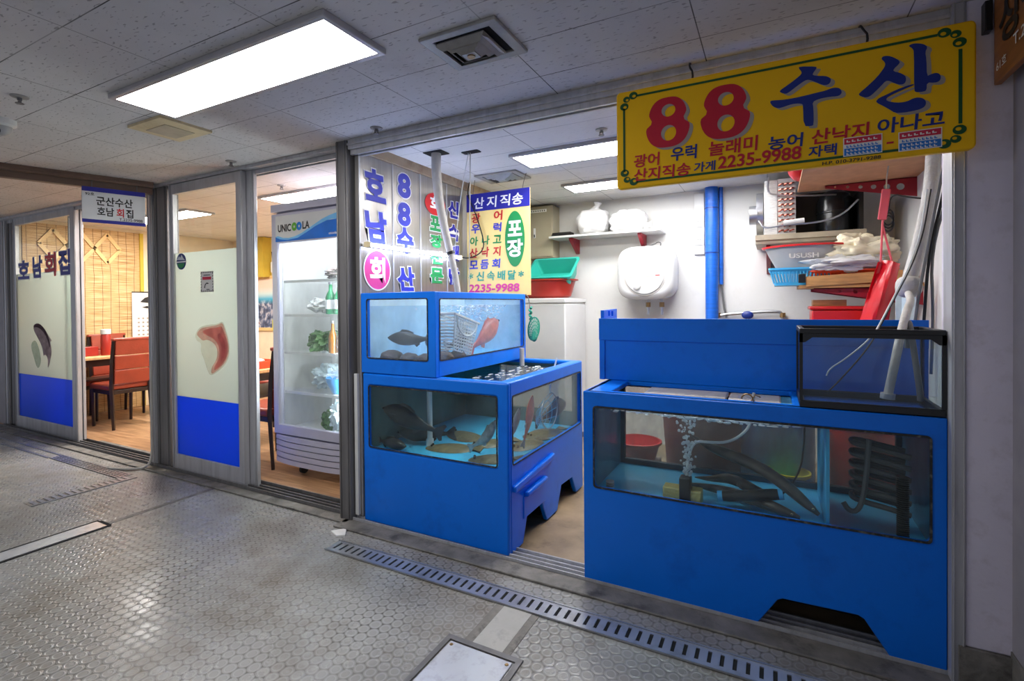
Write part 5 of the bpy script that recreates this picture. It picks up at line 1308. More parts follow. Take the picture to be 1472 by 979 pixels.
b.done('slot_row', 'paper', tb)
ep = thing('breaker_box', 'olive-grey metal breaker box high in the back corner', 'electrical box', (-2.13, 4.8, 1.83))
b = B(); b.box(-2.30, -1.985, 4.70, 4.88, 1.83, 2.365); b.done('cabinet', 'olive', ep, .004)
b = B(); b.box(-2.287, -1.998, 4.693, 4.70, 1.845, 2.352); b.done('door', 'olive', ep, .003)
box('handle', 'white', -2.195, -2.175, 4.683, 4.693, 2.04, 2.14, ep); box('keyhole', 'black', -2.191, -2.179, 4.681, 4.683, 2.045, 2.075, ep)
box('name_strip', 'paper', -2.23, -2.05, 4.691, 4.693, 2.30, 2.33, ep)
for k in range(7): box('strip_mark', 'letter_black', -2.222+k*.024, -2.212+k*.024, 4.690, 4.691, 2.308, 2.322, ep)
def socket(name, label, x0, x1, y0, y1, z0, z1, outs):
    t = thing(name, label, 'socket', ((x0+x1)/2, (y0+y1)/2, z0), 'wall sockets')
    b = B(); b.box(x0, x1, y0, y1, z0, z1); b.done('trunking', 'white', t, .003)
    for z in outs:
        box('plate', 'white_enamel', x0+.004, x1-.004, y0-.008, y0, z-.05, z+.05, t)
        xc = (x0+x1)/2
        pl = B().lathe([(.03, 0), (.03, .004), (.026, .006), (.0, .004)], (xc, y0-.008, z), 22, rot=Matrix.Rotation(PI/2, 3, 'X')); pl.done('outlet_face', 'white', t)
        for dx in (-.009, .009): B().cyl((xc+dx, y0-.0125, z), (xc+dx, y0-.0150, z), .004, n=8).done('pin_hole', 'black', t)
    return t
socket('socket_strip', 'white vertical trunking with two sockets beside the blue pipe', -.645, -.555, 4.855, 4.88, 1.80, 2.36, (2.10, 1.935))
so = socket('socket_strip', 'small socket plate left of the breaker box', -2.333, -2.305, 4.40, 4.5, 1.6, 2.0, ())
box('plate', 'paper', -2.306, -2.30, 4.42, 4.49, 1.83, 1.95, so); box('plug', 'black', -2.302, -2.285, 4.44, 4.475, 1.84, 1.88, so)
# shelf with two white bags
sf = thing('wall_shelf', 'white wall shelf on two maroon brackets carrying white bags', 'shelf', (-1.45, 4.75, 2.03))
b = B(); b.box(-1.99, -.90, 4.60, 4.88, 2.012, 2.032); b.done('board', 'white', sf, .003)
for x in (-1.78, -1.10):
    b = B(); b.plate([(4.88, 2.012), (4.88, 1.87), (4.86, 1.87), (4.66, 1.99), (4.66, 2.012)], [], (x-.018, 0, 0), (0, 1, 0), (0, 0, 1), (1, 0, 0), .036); b.done('bracket', 'maroon', sf, .002)
def bagged(name, label, c, rx, ry, rz, tie):
    t = thing(name, label, 'bag', (c[0], c[1], c[2]-rz), 'white bags on the wall shelf')
    b = B(); b.crumple(c, rx, ry, rz, .16, 2.5, len(label), sq=.66); b.done('bag_body', 'bag', t, angle=60)
    b = B(); b.tube([Vector(c)+Vector(p) for p in tie], [.05, .022, .04][:len(tie)], 9); b.done('tied_neck', 'bag', t)
    return t
bagged('white_bag', 'round white tied bag at the left of the wall shelf', (-1.565, 4.72, 2.155), .16, .11, .122, [(.02, 0, .11), (.04, 0, .155), (.05, 0, .19)])
bagged('white_bag', 'boxy white bag at the right of the wall shelf', (-1.215, 4.72, 2.135), .175, .11, .102, [(.15, 0, -.06), (.19, 0, -.05), (.215, 0, -.05)])
st_ = B()
for k in range(3): st_.box(-1.97+k*.006, -1.76-k*.004, 4.62, 4.72, 2.033+k*.012, 2.043+k*.012)
st_ = st_.done('tray_stack', 'black', None); tag(st_, 'thin dark trays stacked at the left end of the wall shelf', 'trays')
# water heater
wh = thing('water_heater', 'white rounded-square water heater on the back wall', 'water heater', (-1.02, 4.74, 1.38))
b = B()
def sq(w, h, y, p=.52):
    out = []
    for k in range(40):
        a_ = 2*PI*k/40; ca, sa = math.cos(a_), math.sin(a_)
        out.append(Vector((-1.035+w*math.copysign(abs(ca)**p, ca), y, 1.635+h*math.copysign(abs(sa)**p, sa))))
    return out
b.rings([sq(.25, .235, 4.88), sq(.262, .245, 4.80), sq(.262, .245, 4.62), sq(.25, .235, 4.585), sq(.215, .20, 4.565), sq(.20, .185, 4.565)])
b.done('casing', 'white_enamel', wh, angle=50)
b = B(); b.plate(oval(-1.035, 1.61, .175, .172), [], (0, 4.553, 0), (1, 0, 0), (0, 0, 1), (0, 1, 0), .014); b.done('front_disc', 'white', wh, .006)
B().tube([(-1.035+.186*math.cos(2*PI*k/48), 4.566, 1.61+.183*math.sin(2*PI*k/48)) for k in range(49)], .005, 6).done('disc_shade_ring', 'hose', wh)  # grey ring painted in for the shading round the recessed disc
B().lathe([(.036, 0), (.034, .016), (.02, .022), (.0, .022)], (-1.10, 4.553, 1.515), 24, rot=Matrix.Rotation(PI/2, 3, 'X')).done('dial', 'white_enamel', wh)
box('red_mark', 'letter_red', -.935, -.895, 4.550, 4.553, 1.605, 1.612, wh); box('disc_line', 'hose', -1.19, -.89, 4.551, 4.553, 1.598, 1.602, wh); box('small_print', 'hose', -1.19, -1.15, 4.551, 4.553, 1.607, 1.612, wh)
for x in (-1.04, -.915):
    B().cyl((x, 4.74, 1.40), (x, 4.74, 1.25), .013).done('pipe_stub', 'steel', wh)
    B().cyl((x, 4.74, 1.365), (x, 4.74, 1.32), .022, n=6).done('union_nut', 'brass', wh)
B().tube([(-1.25, 4.78, 1.85), (-1.18, 4.76, 1.872), (-1.05, 4.74, 1.89), (-.98, 4.74, 1.905), (-.95, 4.74, 1.925), (-.92, 4.74, 1.915), (-.925, 4.74, 1.885)], .006, 6, 1).done('power_cord', 'cable', wh)
# blue wrapped pipe
bp_ = thing('blue_pipe', 'thick blue tape-wrapped pipe running up the back wall', 'pipe', (-.49, 4.8, .1))
B().cyl((-.49, 4.815, .002), (-.49, 4.815, ZC), .055).done('wrapped_pipe', 'bluepipe', bp_)
B().cyl((-.415, 4.85, 1.52), (-.415, 4.85, ZC), .018).done('thin_pipe', 'bluepipe', bp_)
B().tube([(-.415, 4.85, 1.52), (-.39, 4.85, 1.30), (-.37, 4.84, 1.22)], .008, 6).done('bare_wire', 'cable', bp_)
for z in (1.80, 2.20): B().cyl((-.49, 4.815, z), (-.49, 4.815, z+.008), .058).done('tie', 'navy', bp_)
pv = thing('pipe_run', 'low horizontal pipe with a blue oval valve on the back wall', 'pipe', (-.2, 4.84, 1.22))
B().tube([(-.46, 4.84, 1.2), (-.46, 4.84, 1.245), (-.10, 4.84, 1.275), (.02, 4.84, 1.275), (.06, 4.84, 1.27), (.075, 4.84, 1.20)], .014, 8, 1).done('tube', 'steel', pv)
B().ball((-.20, 4.80, 1.245), .048, .02, .036).done('valve_handle', 'navy', pv)
for x in (-.44, .07): B().cyl((x, 4.84, 1.225), (x, 4.84, 1.265), .022, n=8).done('joint', 'brass', pv)

# ================================================================== right-hand clutter
cu_ = thing('cooling_unit', 'old cooling unit with fins and a black compressor on a tray', 'cooling unit', (.22, 4.6, 1.82))
b = B(); b.box(-.125, .60, 4.42, 4.86, 1.815, 1.875); b.done('tray', 'tray', cu_, .004)
b = B(); b.box(-.125, .60, 4.40, 4.42, 1.845, 1.885); b.done('tray_lip', 'tray', cu_)
b = B(); b.box(-.06, .03, 4.42, 4.80, 1.88, 2.31); b.done('fin_block', 'fins', cu_, .002)
b = B(); b.box(.03, .155, 4.425, 4.80, 1.88, 2.315); b.done('end_plate', 'fins', cu_)
b = B()
for r in range(10):
    for c in range(3):
        x, z = .055+c*.036, 1.905+r*.040
        b.tube([(x-.014, 4.425, z), (x-.012, 4.408, z+.002), (x, 4.400, z+.006), (x+.012, 4.408, z+.010), (x+.014, 4.425, z+.012)], .0065, 6)
cb2 = b.done('return_bends', 'copper', cu_); 
b = B(); b.cyl((-.12, 4.60, 2.08), (-.07, 4.60, 2.08), .17, n=30); b.done('fan_ring', 'steel', cu_)
b = B(); b.cyl((-.17, 4.5, 2.06), (-.11, 4.5, 2.06), .075, n=24); b.done('fan_motor', 'steel', cu_)
B().lathe([(.0, 1.88), (.115, 1.885), (.12, 1.92), (.12, 2.12), (.10, 2.18), (.05, 2.21), (.0, 2.215)], (.42, 4.58, 0), 28).done('compressor', 'compressor', cu_)
B().lathe([(.121, 2.03), (.125, 2.035), (.125, 2.045), (.121, 2.05)], (.42, 4.58, 0), 28, cap=False).done('compressor_seam', 'compressor', cu_)
box('dark_frame', 'black', .16, .62, 4.80, 4.86, 1.88, 2.25, cu_); box('side_bracket', 'black', .56, .585, 4.42, 4.80, 1.88, 2.18, cu_)
B().tube([(-.10, 4.40, 2.0), (-.06, 4.385, 1.93), (.08, 4.38, 1.95), (.30, 4.385, 1.95), (.45, 4.39, 1.99), (.55, 4.40, 2.10)], .007, 6, 2).done('refrigerant_pipe', 'steel', cu_)
B().cyl((.07, 4.385, 1.965), (.21, 4.385, 1.975), .02).done('filter_drier', 'white', cu_)
B().tube([(-.03, 4.40, 2.33), (-.04, 4.39, 2.22), (.0, 4.385, 2.19), (.2, 4.385, 2.16), (.42, 4.45, 2.16)], .007, 6, 2).done('refrigerant_pipe', 'steel', cu_)
for x, s in ((-.05, 1), (.5, 1)):
    b = B(); b.plate([(4.88, 1.815), (4.88, 1.60), (4.86, 1.60), (4.50, 1.79), (4.50, 1.815)], [], (x, 0, 0), (0, 1, 0), (0, 0, 1), (1, 0, 0), .03); b.done('bracket', 'maroon', cu_)
# upper board on red perforated bracket
ub = thing('high_shelf', 'brown board shelf on a red perforated bracket behind the yellow sign', 'shelf', (.5, 4.0, 2.2))
b = B(); b.box(.165, .85, 3.45, 4.36, 2.185, 2.203); b.done('board', 'mdf', ub)
def perf(par, x0, x1, y, ztop, h0, h1, m='maroon'):
    holes = []
    for k in range(6):
        t = (k+.8)/7; x = x0+(x1-x0)*t; hh = h0+(h1-h0)*t
        holes.append(oval(x, ztop-hh*.5, hh*.2, hh*.2, 14))
    b = B(); b.plate([(x0, ztop-h0), (x1, ztop-h1), (x1, ztop), (x0, ztop)], holes, (0, y, 0), (1, 0, 0), (0, 0, 1), (0, 1, 0), .006)
    b.box(x0, x1, y, y+.035, ztop-.005, ztop)
    return b.done('perforated_bracket', m, par)
perf(ub, .33, .85, 4.20, 2.184, .02, .13)
rbg = B(); rbg.ball((.175, 4.05, 2.285), .085, .12, .083, 14, 10, .06); rbg = rbg.done('red_mesh_bag', 'red', None, sub=1); tag(rbg, 'red mesh bag at the left end of the high brown shelf', 'bag')
# lower shelf
ls = thing('low_shelf', 'plank shelf on a maroon bracket stacked with baskets', 'shelf', (.5, 4.2, 1.46))
b = B(); b.box(.16, .85, 4.02, 4.42, 1.452, 1.474); b.done('board', 'plank', ls)
perf(ls, .25, .85, 4.05, 1.451, .02, .12); perf(ls, .25, .85, 4.38, 1.451, .02, .12)
pk = B(); pk.box(.20, .74, 4.01, 4.04, 1.476, 1.545, Matrix.Rotation(-.05, 3, 'Y')); pk = pk.done('wood_plank', 'plank'); tag(pk, 'short wooden plank leaning on the front of the low shelf', 'plank')
bt = B(); bt.box(.155, .198, 4.0, 4.05, 1.49, 1.55); bt = bt.done('black_block', 'black', None, .004); tag(bt, 'small black block at the left end of the wooden plank', 'block')
def slotted_basket(name, label, cx, cy, z, w, d, h, m, taper=.85, n=18, group='slotted baskets'):
    t = thing(name, label, 'basket', (cx, cy, z), group)
    rr_ = lambda s, zz: [Vector((cx+x, cy+y, zz)) for x, y in rrect(-w*s, w*s, -d*s, d*s, .03, 5)]
    b = B(); b.rings([rr_(taper, z), rr_(taper+.02, z+h*.18)], cap1=False); b.rings([rr_(.98, z+h*.8), rr_(1.0, z+h), rr_(1.06, z+h), rr_(1.06, z+h*.9), rr_(.99, z+h*.78)], cap0=False, cap1=False); b.done('basket_body', m, t)
    b = B()
    lo, hi = rr_(taper+.02, z+h*.18), rr_(.98, z+h*.8)
    def bar(p, q): b.tube([p, q], .0042, 4)
    for (sx, sy) in ((0, -1), (0, 1), (-1, 0), (1, 0)):
        for k in range(n+1):
            f = -1+2*k/n
            if sx == 0: p0 = (cx+f*w*(taper-.06), cy+sy*d*(taper+.02), z+h*.16); p1 = (cx+f*w*.92, cy+sy*d*.985, z+h*.82)
            else: p0 = (cx+sx*w*(taper+.02), cy+f*d*(taper-.06), z+h*.16); p1 = (cx+sx*w*.985, cy+f*d*.92, z+h*.82)
            bar(p0, p1)
    b.done('slats', m, t)
    return t
slotted_basket('blue_basket', 'sky-blue slotted basket at the left of the low shelf', .17, 4.23, 1.476, .19, .17, .125, 'skyblue', n=16)
slotted_basket('orange_basket', 'orange slotted tray under the white cloths', .48, 4.22, 1.476, .24, .16, .10, 'orange', n=20)
gb = thing('grey_basin', 'translucent grey basin with a red rim stacked on the blue basket', 'basin', (.2, 4.24, 1.58))
b = B(); b.lathe([(.0, 1.603), (.19, 1.603), (.24, 1.70), (.265, 1.755), (.258, 1.755), (.18, 1.612), (.0, 1.61)], (.21, 4.24, 0), 36, 1, .72); b.done('basin_body', 'clearplastic', gb)
b = B(); b.lathe([(.258, 1.753), (.285, 1.752), (.287, 1.764), (.258, 1.768)], (.21, 4.24, 0), 36, 1, .72, cap=False); b.done('rim', 'red', gb)
Face((.10, 4.052, 1.665), (1, 0, 0), (0, .25, 1)).text(gb, 'USUSH', 'hose', (0, 0, .18, .035), .03, lift=.004, name='moulded_letters')
for lab, c, r, sd_ in (('cream cotton cloths heaped on top of the orange basket', (.54, 4.18, 1.70), (.185, .13, .095), 1), ('white cloth spilling over the edge of the orange basket', (.43, 4.12, 1.62), (.20, .11, .05), 2)):
    random.seed(sd_+40)
    b = B(); b.crumple(c, r[0]*1.1, r[1]*1.1, r[2]*1.12, .5, 2.2, sd_*3, 60, 36); o = b.done('cloth_heap', 'cloth' if sd_ == 1 else 'bag', None, angle=80); tag(o, lab, 'cloth', 'cloths on the low shelf')
rx = thing('red_toolbox', 'red plastic box below the low shelf', 'box', (.37, 4.2, 1.26))
b = B(); b.box(.24, .60, 4.10, 4.36, 1.18, 1.30); b.done('box_body', 'red', rx, .01)
b = B(); b.box(.228, .61, 4.09, 4.37, 1.30, 1.325); b.done('lid', 'red', rx, .008)
box('papers', 'plank', .25, .45, 4.14, 4.30, 1.326, 1.37, rx)
bx_ = B(); bx_.box(.22, .64, 4.08, 4.40, 1.155, 1.178)
for x in (.24, .60):
    for y in (4.10, 4.36): bx_.box(x, x+.02, y, y+.02, .002, 1.155)
bx_ = bx_.done('side_table', 'steel', None); tag(bx_, 'thin steel stand under the red toolbox', 'stand')
# red apron on its strap
ap = thing('red_apron', 'red vinyl apron hanging by a pink strap at the right wall', 'apron', (.56, 3.82, 1.2))
b = B()
rows = []
for i in range(9):
    t = i/8; z = 1.60-.62*t
    x0, x1 = .575-.15*t, .69-.10*t
    rows.append([Vector((x0+(x1-x0)*u, 3.80+.03*math.sin(u*7+t*3), z+.012*math.sin(u*5))) for u in [k/8 for k in range(9)]])
front_ = [r for r in rows]
vsf = [[b.bm.verts.new(p) for p in r] for r in front_]; vsb = [[b.bm.verts.new(p+Vector((0, .012, 0))) for p in r] for r in front_]
for G, fl in ((vsf, 0), (vsb, 1)):
    for i in range(8):
        for j in range(8):
            q = [G[i][j], G[i][j+1], G[i+1][j+1], G[i+1][j]]; b.bm.faces.new(q if not fl else q[::-1])
for i in range(8):
    b.bm.faces.new([vsf[i][0], vsf[i+1][0], vsb[i+1][0], vsb[i][0]]); b.bm.faces.new([vsf[i][8], vsb[i][8], vsb[i+1][8], vsf[i+1][8]])
    b.bm.faces.new([vsf[0][i], vsb[0][i], vsb[0][i+1], vsf[0][i+1]]); b.bm.faces.new([vsf[8][i], vsf[8][i+1], vsb[8][i+1], vsb[8][i]])
b.done('apron_sheet', 'apron', ap)
for x in (.59, .645): B().tube([(x, 3.80, 1.60), (.60, 3.81, 1.83), (.605, 3.815, 1.90)], .006, 6).done('strap', 'pinkstrap', ap)
b = B(); b.box(.585, .632, 3.80, 3.812, 1.86, 2.05, Matrix.Rotation(.12, 3, 'Y')); b.done('strap_pad', 'pinkstrap', ap, .008)
B().tube([(.618, 3.806, 2.05), (.62, 3.80, 2.12), (.625, 3.78, 2.184)], .004, 5).done('hook', 'steel', ap)
ws = B(); rows = []
ws.rings([[Vector((.50+.10*u, 3.74+.02*math.sin(u*9), 1.45-.55*t+0*u)) for u in (0, .3, .6, 1)]+[Vector((.50+.10*u, 3.752+.02*math.sin(u*9), 1.45-.55*t)) for u in (1, .6, .3, 0)] for t in (0, .3, .6, 1)])
bmesh.ops.translate(ws.bm, verts=ws.bm.verts[:], vec=(.15, -.02, .0))
ws.done('plastic_sheet', 'plasticbag', ap)
# ducts, cables on the right
dk = thing('drain_hose', 'pale grey hose with a round joint coming down into the small aquarium', 'hose', (.6, 3.0, 1.0))
B().tube([(.715, 3.2, ZC), (.71, 3.2, 1.95), (.66, 3.2, 1.65), (.612, 3.18, 1.47)], [.030, .032, .034, .032], 12, 2).done('upper_hose', 'hose', dk)
B().ball((.607, 3.17, 1.43), .056, .05, .056, sq=.8).done('joint', 'hose', dk)
pts = [(.60, 3.15, 1.40), (.58, 2.98, 1.36), (.50, 2.64, 1.32), (.452, 2.50, 1.22), (.42, 2.47, 1.06), (.405, 2.46, .985)]
B().tube(pts, .016, 12, 3).done('corrugated_hose', 'hose', dk)
B().cyl((.405, 2.46, .99), (.403, 2.46, .968), .025).done('nozzle', 'hose', dk)
hh_ = thing('ribbed_hose', 'grey ribbed hose down the right end of the small aquarium', 'hose', (.52, 2.5, 1.0))
B().tube([(.50, 2.64, 1.16), (.50, 2.63, 1.25), (.495, 2.59, 1.275), (.492, 2.54, 1.25), (.50, 2.50, 1.12), (.51, 2.48, 1.0), (.512, 2.48, .965)], .011, 12, 3).done('hose_body', 'cable', hh_)
aw = thing('air_lines', 'thin clear and black air lines curving into the small aquarium', 'hose', (.2, 2.5, 1.0))
B().tube([(.665, 3.1, 1.9), (.60, 2.95, 1.6), (.42, 2.62, 1.30), (.36, 2.50, 1.21), (.26, 2.45, 1.12), (.205, 2.44, 1.08), (.195, 2.44, 1.05)], .003, 6, 3).done('clear_line', 'wire', aw)
B().tube([(.68, 3.1, 1.9), (.61, 2.95, 1.6), (.42, 2.64, 1.28), (.35, 2.5, 1.17), (.25, 2.46, 1.04), (.195, 2.45, .975)], .003, 6, 3).done('black_line', 'rubber', aw)
cbl = thing('cable_bundle', 'bundle of grey and black cables running down beside the right jamb', 'cables', (.68, 2.9, 1.3))
for k, (m_, dx) in enumerate((('cable', 0), ('rubber', .016), ('cable', .03))):
    B().tube([(.72+dx*.5, 2.75+.03*k, 2.3), (.715+dx, 2.95, 2.10), (.70+dx*1.4, 3.05, 1.9), (.665+dx*.6, 3.1+.01*k, 1.6), (.62+dx*.3+.03*k, 3.1, 1.30), (.60+.04*k, 3.1, 1.0)], .007, 6, 2).done('cable', m_, cbl)
for k in range(3):
    B().tube([(.66+.028*math.cos(2*PI*i/16), 4.0, 1.90-.02*k+.05*math.sin(2*PI*i/16)) for i in range(17)], .005, 6).done('cable_coil', 'rubber', cbl)
b = B(); b.tube([(.66, 4.0, 1.93), (.67, 3.98, 2.05), (.75, 3.9, 2.0), (.80, 3.6, 1.93)], .005, 6, 2); b.done('cable', 'rubber', cbl)
nt2 = B(); nt2.box(.842, .850, 3.38, 3.62, 1.70, 2.02); nt2 = nt2.done('wall_notice', 'paper'); tag(nt2, 'sheet of paper on the right shop wall beside the cables', 'paper')
rs = B(); rs.ball((.845, 3.45, 1.33), .012, .03, .014, 10, 7, .2); rs = rs.done('rusty_hook', 'brass'); tag(rs, 'small rusty hook on the right shop wall', 'hook')
# tubs on the floor behind the long tank
def tub(name, label, c, r0, r1, h, m, group=None, cat='tub'):
    t = thing(name, label, cat, (c[0], c[1], c[2]), group)
    B().lathe([(.0, c[2]), (r0, c[2]), (r1, c[2]+h), (r1*.96, c[2]+h), (r0*.95, c[2]+.012), (.0, c[2]+.012)], (c[0], c[1], 0), 30).done('tub_body', m, t)
    B().lathe([(r1*.98, c[2]+h-.02), (r1*1.06, c[2]+h-.015), (r1*1.06, c[2]+h), (r1*.98, c[2]+h+.002)], (c[0], c[1], 0), 30, cap=False).done('rim', m, t)
    return t
tub('tall_bucket', 'tall red bucket seen through the right end of the long tank', (.42, 3.22, .002), .14, .16, .78, 'red', cat='bucket')
tub('blue_barrel', 'blue barrel seen through the middle of the long tank', (.0, 3.30, .002), .20, .21, .80, 'skyblue', cat='barrel')
tub('yellow_basin', 'yellow basin seen through the long tank below the blue barrel', (.07, 3.06, .38), .07, .10, .07, 'yellow_plastic', cat='basin')
cr = B(); cr.box(-.06, .20, 3.0, 3.085, .002, .38); cr = cr.done('foam_box', 'foam', None, .01); tag(cr, 'white foam box under the yellow basin', 'box', 'foam boxes')
tub('red_basin', 'red basin seen through the left part of the long tank', (-.74, 3.06, .40), .10, .135, .12, 'red', cat='basin')
tub('brown_tub', 'large brown rubber tub seen through the left half of the long tank', (-.36, 3.38, .002), .24, .30, .82, 'browntub')
cr = B(); cr.box(-.86, -.62, 2.94, 3.18, .002, .40); cr = cr.done('foam_box', 'foam', None, .01); tag(cr, 'white foam box under the red basin', 'box', 'foam boxes')

# ================================================================== yellow shop sign
ys = thing('shop_sign', 'yellow shop sign with 88 in red, hung over the right tank', 'sign', (0, 2.2, 1.87))
SX0, SX1, SZ0, SZ1 = -.618, .602, 1.866, 2.296
b = B(); b.plate(rrect(SX0, SX1, SZ0, SZ1, .018, 4), [], (0, 2.2, 0), (1, 0, 0), (0, 0, 1), (0, 1, 0), .03); b.done('board', 'yellow_sign', ys, .006)
fy = Face((0, 2.2, 0), (1, 0, 0), (0, 0, 1))
def strip(x0, x1, z0, z1): fy.poly(ys, [(x0, z0), (x1, z0), (x1, z1), (x0, z1)], 'sign_green', name='green_border')
strip(-.53, .50, 2.262, 2.271); strip(-.53, .49, 1.887, 1.896); strip(-.588, -.579, 1.94, 2.22); strip(.555, .565, 1.955, 2.205)
for sx, cx in ((1, -.572), (-1, .548)):
    for sz, cz in ((1, 1.905), (-1, 2.258)):
        for dx, dz, r in ((0, 0, .013), (.030, -.012, .016), (-.010, .030, .016)):
            fy.poly(ys, oval(cx+sx*dx, cz+sz*dz, r*1.15, r), 'sign_green', name='corner_scroll', holes=[oval(cx+sx*dx+sx*.003, cz+sz*dz+sz*.003, r*.5, r*.4, 16)])
def eight(cx, cz, w, h):
    """a fat '8' with two counters"""
    out = []
    for k in range(60):
        a_ = 2*PI*k/60
        s, c = math.sin(a_), math.cos(a_)
        rx = w/2*(.97 if s < 0 else .86) * (1-.20*math.exp(-((s-.08)/.16)**2))
        out.append((cx+rx*math.copysign(abs(c)**.72, c), cz+h/2*math.copysign(abs(s)**.9, s)))
    return out, [oval(cx+.004, cz+h*.235, w*.15, h*.125, 24), oval(cx+.004, cz-h*.215, w*.165, h*.155, 24)]
for cx, cz, w, h in ((-.397, 2.128, .190, .212), (-.172, 2.131, .196, .216)):
    o, hs_ = eight(cx, cz, w, h)
    o2, h2 = eight(cx+.014, cz-.010, w, h)
    fy.poly(ys, o2, 'sign_grey', .0010, 'digit_shadow', h2)
    fy.poly(ys, o, 'sign_red', .0016, 'digit', hs_)
SU_TOP =  [(0.0887, 2.2532), (0.1458, 2.2402), (0.1458, 2.2333), (0.1339, 2.217), (0.1339, 2.2101), (0.1502, 2.2041), (0.1737, 2.1989), (0.1883, 2.1896), (0.1918, 2.1803), (0.1883, 2.1691), (0.1795, 2.1641), (0.1649, 2.1672), (0.1472, 2.1795), (0.1294, 2.192), (0.1144, 2.198), (0.0992, 2.1915), (0.0748, 2.1756), (0.05, 2.1589), (0.0376, 2.1603), (0.0235, 2.1703), (0.0266, 2.1768), (0.047, 2.1885), (0.0749, 2.2055), (0.0978, 2.2232), (0.0963, 2.234), (0.0887, 2.2445)]
SU_LOW =  [(-0.0084, 2.1409), (-0.0004, 2.1422), (0.0312, 2.1378), (0.0562, 2.1371), (0.0961, 2.138), (0.1442, 2.1422), (0.1736, 2.1441), (0.194, 2.1501), (0.2085, 2.1488), (0.2199, 2.1427), (0.2256, 2.129), (0.2213, 2.1197), (0.2113, 2.116), (0.1882, 2.1189), (0.153, 2.118), (0.1322, 2.11), (0.1357, 2.0868), (0.1365, 2.0243), (0.129, 2.0204), (0.1034, 2.0248), (0.1021, 2.1036), (0.0975, 2.1108), (0.0777, 2.1153), (0.0561, 2.1142), (0.028, 2.1079), (0.0122, 2.1102), (-0.0004, 2.1197), (-0.0084, 2.1338)]
SAN_S =  [(0.3443, 2.225), (0.348, 2.2302), (0.3627, 2.2288), (0.3798, 2.2188), (0.3967, 2.2016), (0.3943, 2.1923), (0.3798, 2.1792), (0.3773, 2.1707), (0.3967, 2.161), (0.4111, 2.1483), (0.4147, 2.1341), (0.4099, 2.1203), (0.3991, 2.1187), (0.3846, 2.1256), (0.3651, 2.1403), (0.3553, 2.1409), (0.3429, 2.1269), (0.323, 2.1067), (0.3079, 2.0945), (0.2927, 2.095), (0.2761, 2.107), (0.2787, 2.1142), (0.3029, 2.1338), (0.3305, 2.1599), (0.3479, 2.1833), (0.3553, 2.1983), (0.3529, 2.2094), (0.3443, 2.2205)]
SAN_A =  [(0.4218, 2.2498), (0.4301, 2.2542), (0.4466, 2.2519), (0.463, 2.2449), (0.4734, 2.2327), (0.4664, 2.2168), (0.4699, 2.1911), (0.4711, 2.1322), (0.4815, 2.1373), (0.4952, 2.1395), (0.5055, 2.1334), (0.5089, 2.1211), (0.5055, 2.1088), (0.4929, 2.1056), (0.4711, 2.1117), (0.4704, 2.0855), (0.463, 2.0817), (0.4419, 2.0831), (0.436, 2.0911), (0.436, 2.2256), (0.4313, 2.2386), (0.4226, 2.2466)]
SAN_N =  [(0.328, 2.0752), (0.3355, 2.0844), (0.3577, 2.0921), (0.387, 2.1042), (0.4159, 2.1116), (0.4348, 2.1141), (0.436, 2.1097), (0.4182, 2.1045), (0.387, 2.0937), (0.3651, 2.0846), (0.3565, 2.0772), (0.3602, 2.0695), (0.3773, 2.0611), (0.3967, 2.0564), (0.4158, 2.0566), (0.4348, 2.0647), (0.4489, 2.0648), (0.463, 2.0576), (0.4695, 2.0446), (0.4664, 2.0305), (0.4536, 2.0227), (0.4301, 2.0203), (0.4063, 2.0196), (0.3821, 2.0232), (0.3675, 2.0374), (0.3478, 2.0547), (0.3305, 2.0687)]
for k, pz_ in enumerate((SU_TOP, SU_LOW, SAN_S, SAN_A, SAN_N)):
    q = chaikin(pz_, 1)
    fy.poly(ys, [(x+.013, z-.010) for x, z in q], 'sign_grey', .0010+.00002*k, 'brush_stroke_shadow')
    fy.poly(ys, q, 'sign_blue', .0016+.00002*k, 'brush_stroke')
for t, mm, bx in (('광어', 'sign_red', (-.541, 1.952, -.43, 2.008)), ('우럭', 'sign_blue', (-.384, 1.959, -.278, 2.018)), ('놀래미', 'sign_red', (-.234, 1.958, -.051, 2.018)), ('농어', 'sign_blue', (-.016, 1.950, .103, 2.003)), ('산낙지', 'sign_red', (.129, 1.949, .309, 2.006)), ('아나고', 'sign_blue', (.332, 1.955, .519, 2.010)), ('산지직송', 'sign_red', (-.541, 1.893, -.305, 1.947)), ('가게', 'sign_blue', (-.292, 1.900, -.207, 1.941)), ('2235-9988', 'sign_red', (-.199, 1.902, .096, 1.953)), ('자택', 'sign_blue', (.118, 1.902, .211, 1.945)), ('-', 'sign_red', (.358, 1.917, .379, 1.924)), ('H.P. 010-3791-9288', 'letter_black', (.163, 1.868, .342, 1.881))):
    fy.text(ys, t, mm, bx, .022, slant=.06, lift=.0018)
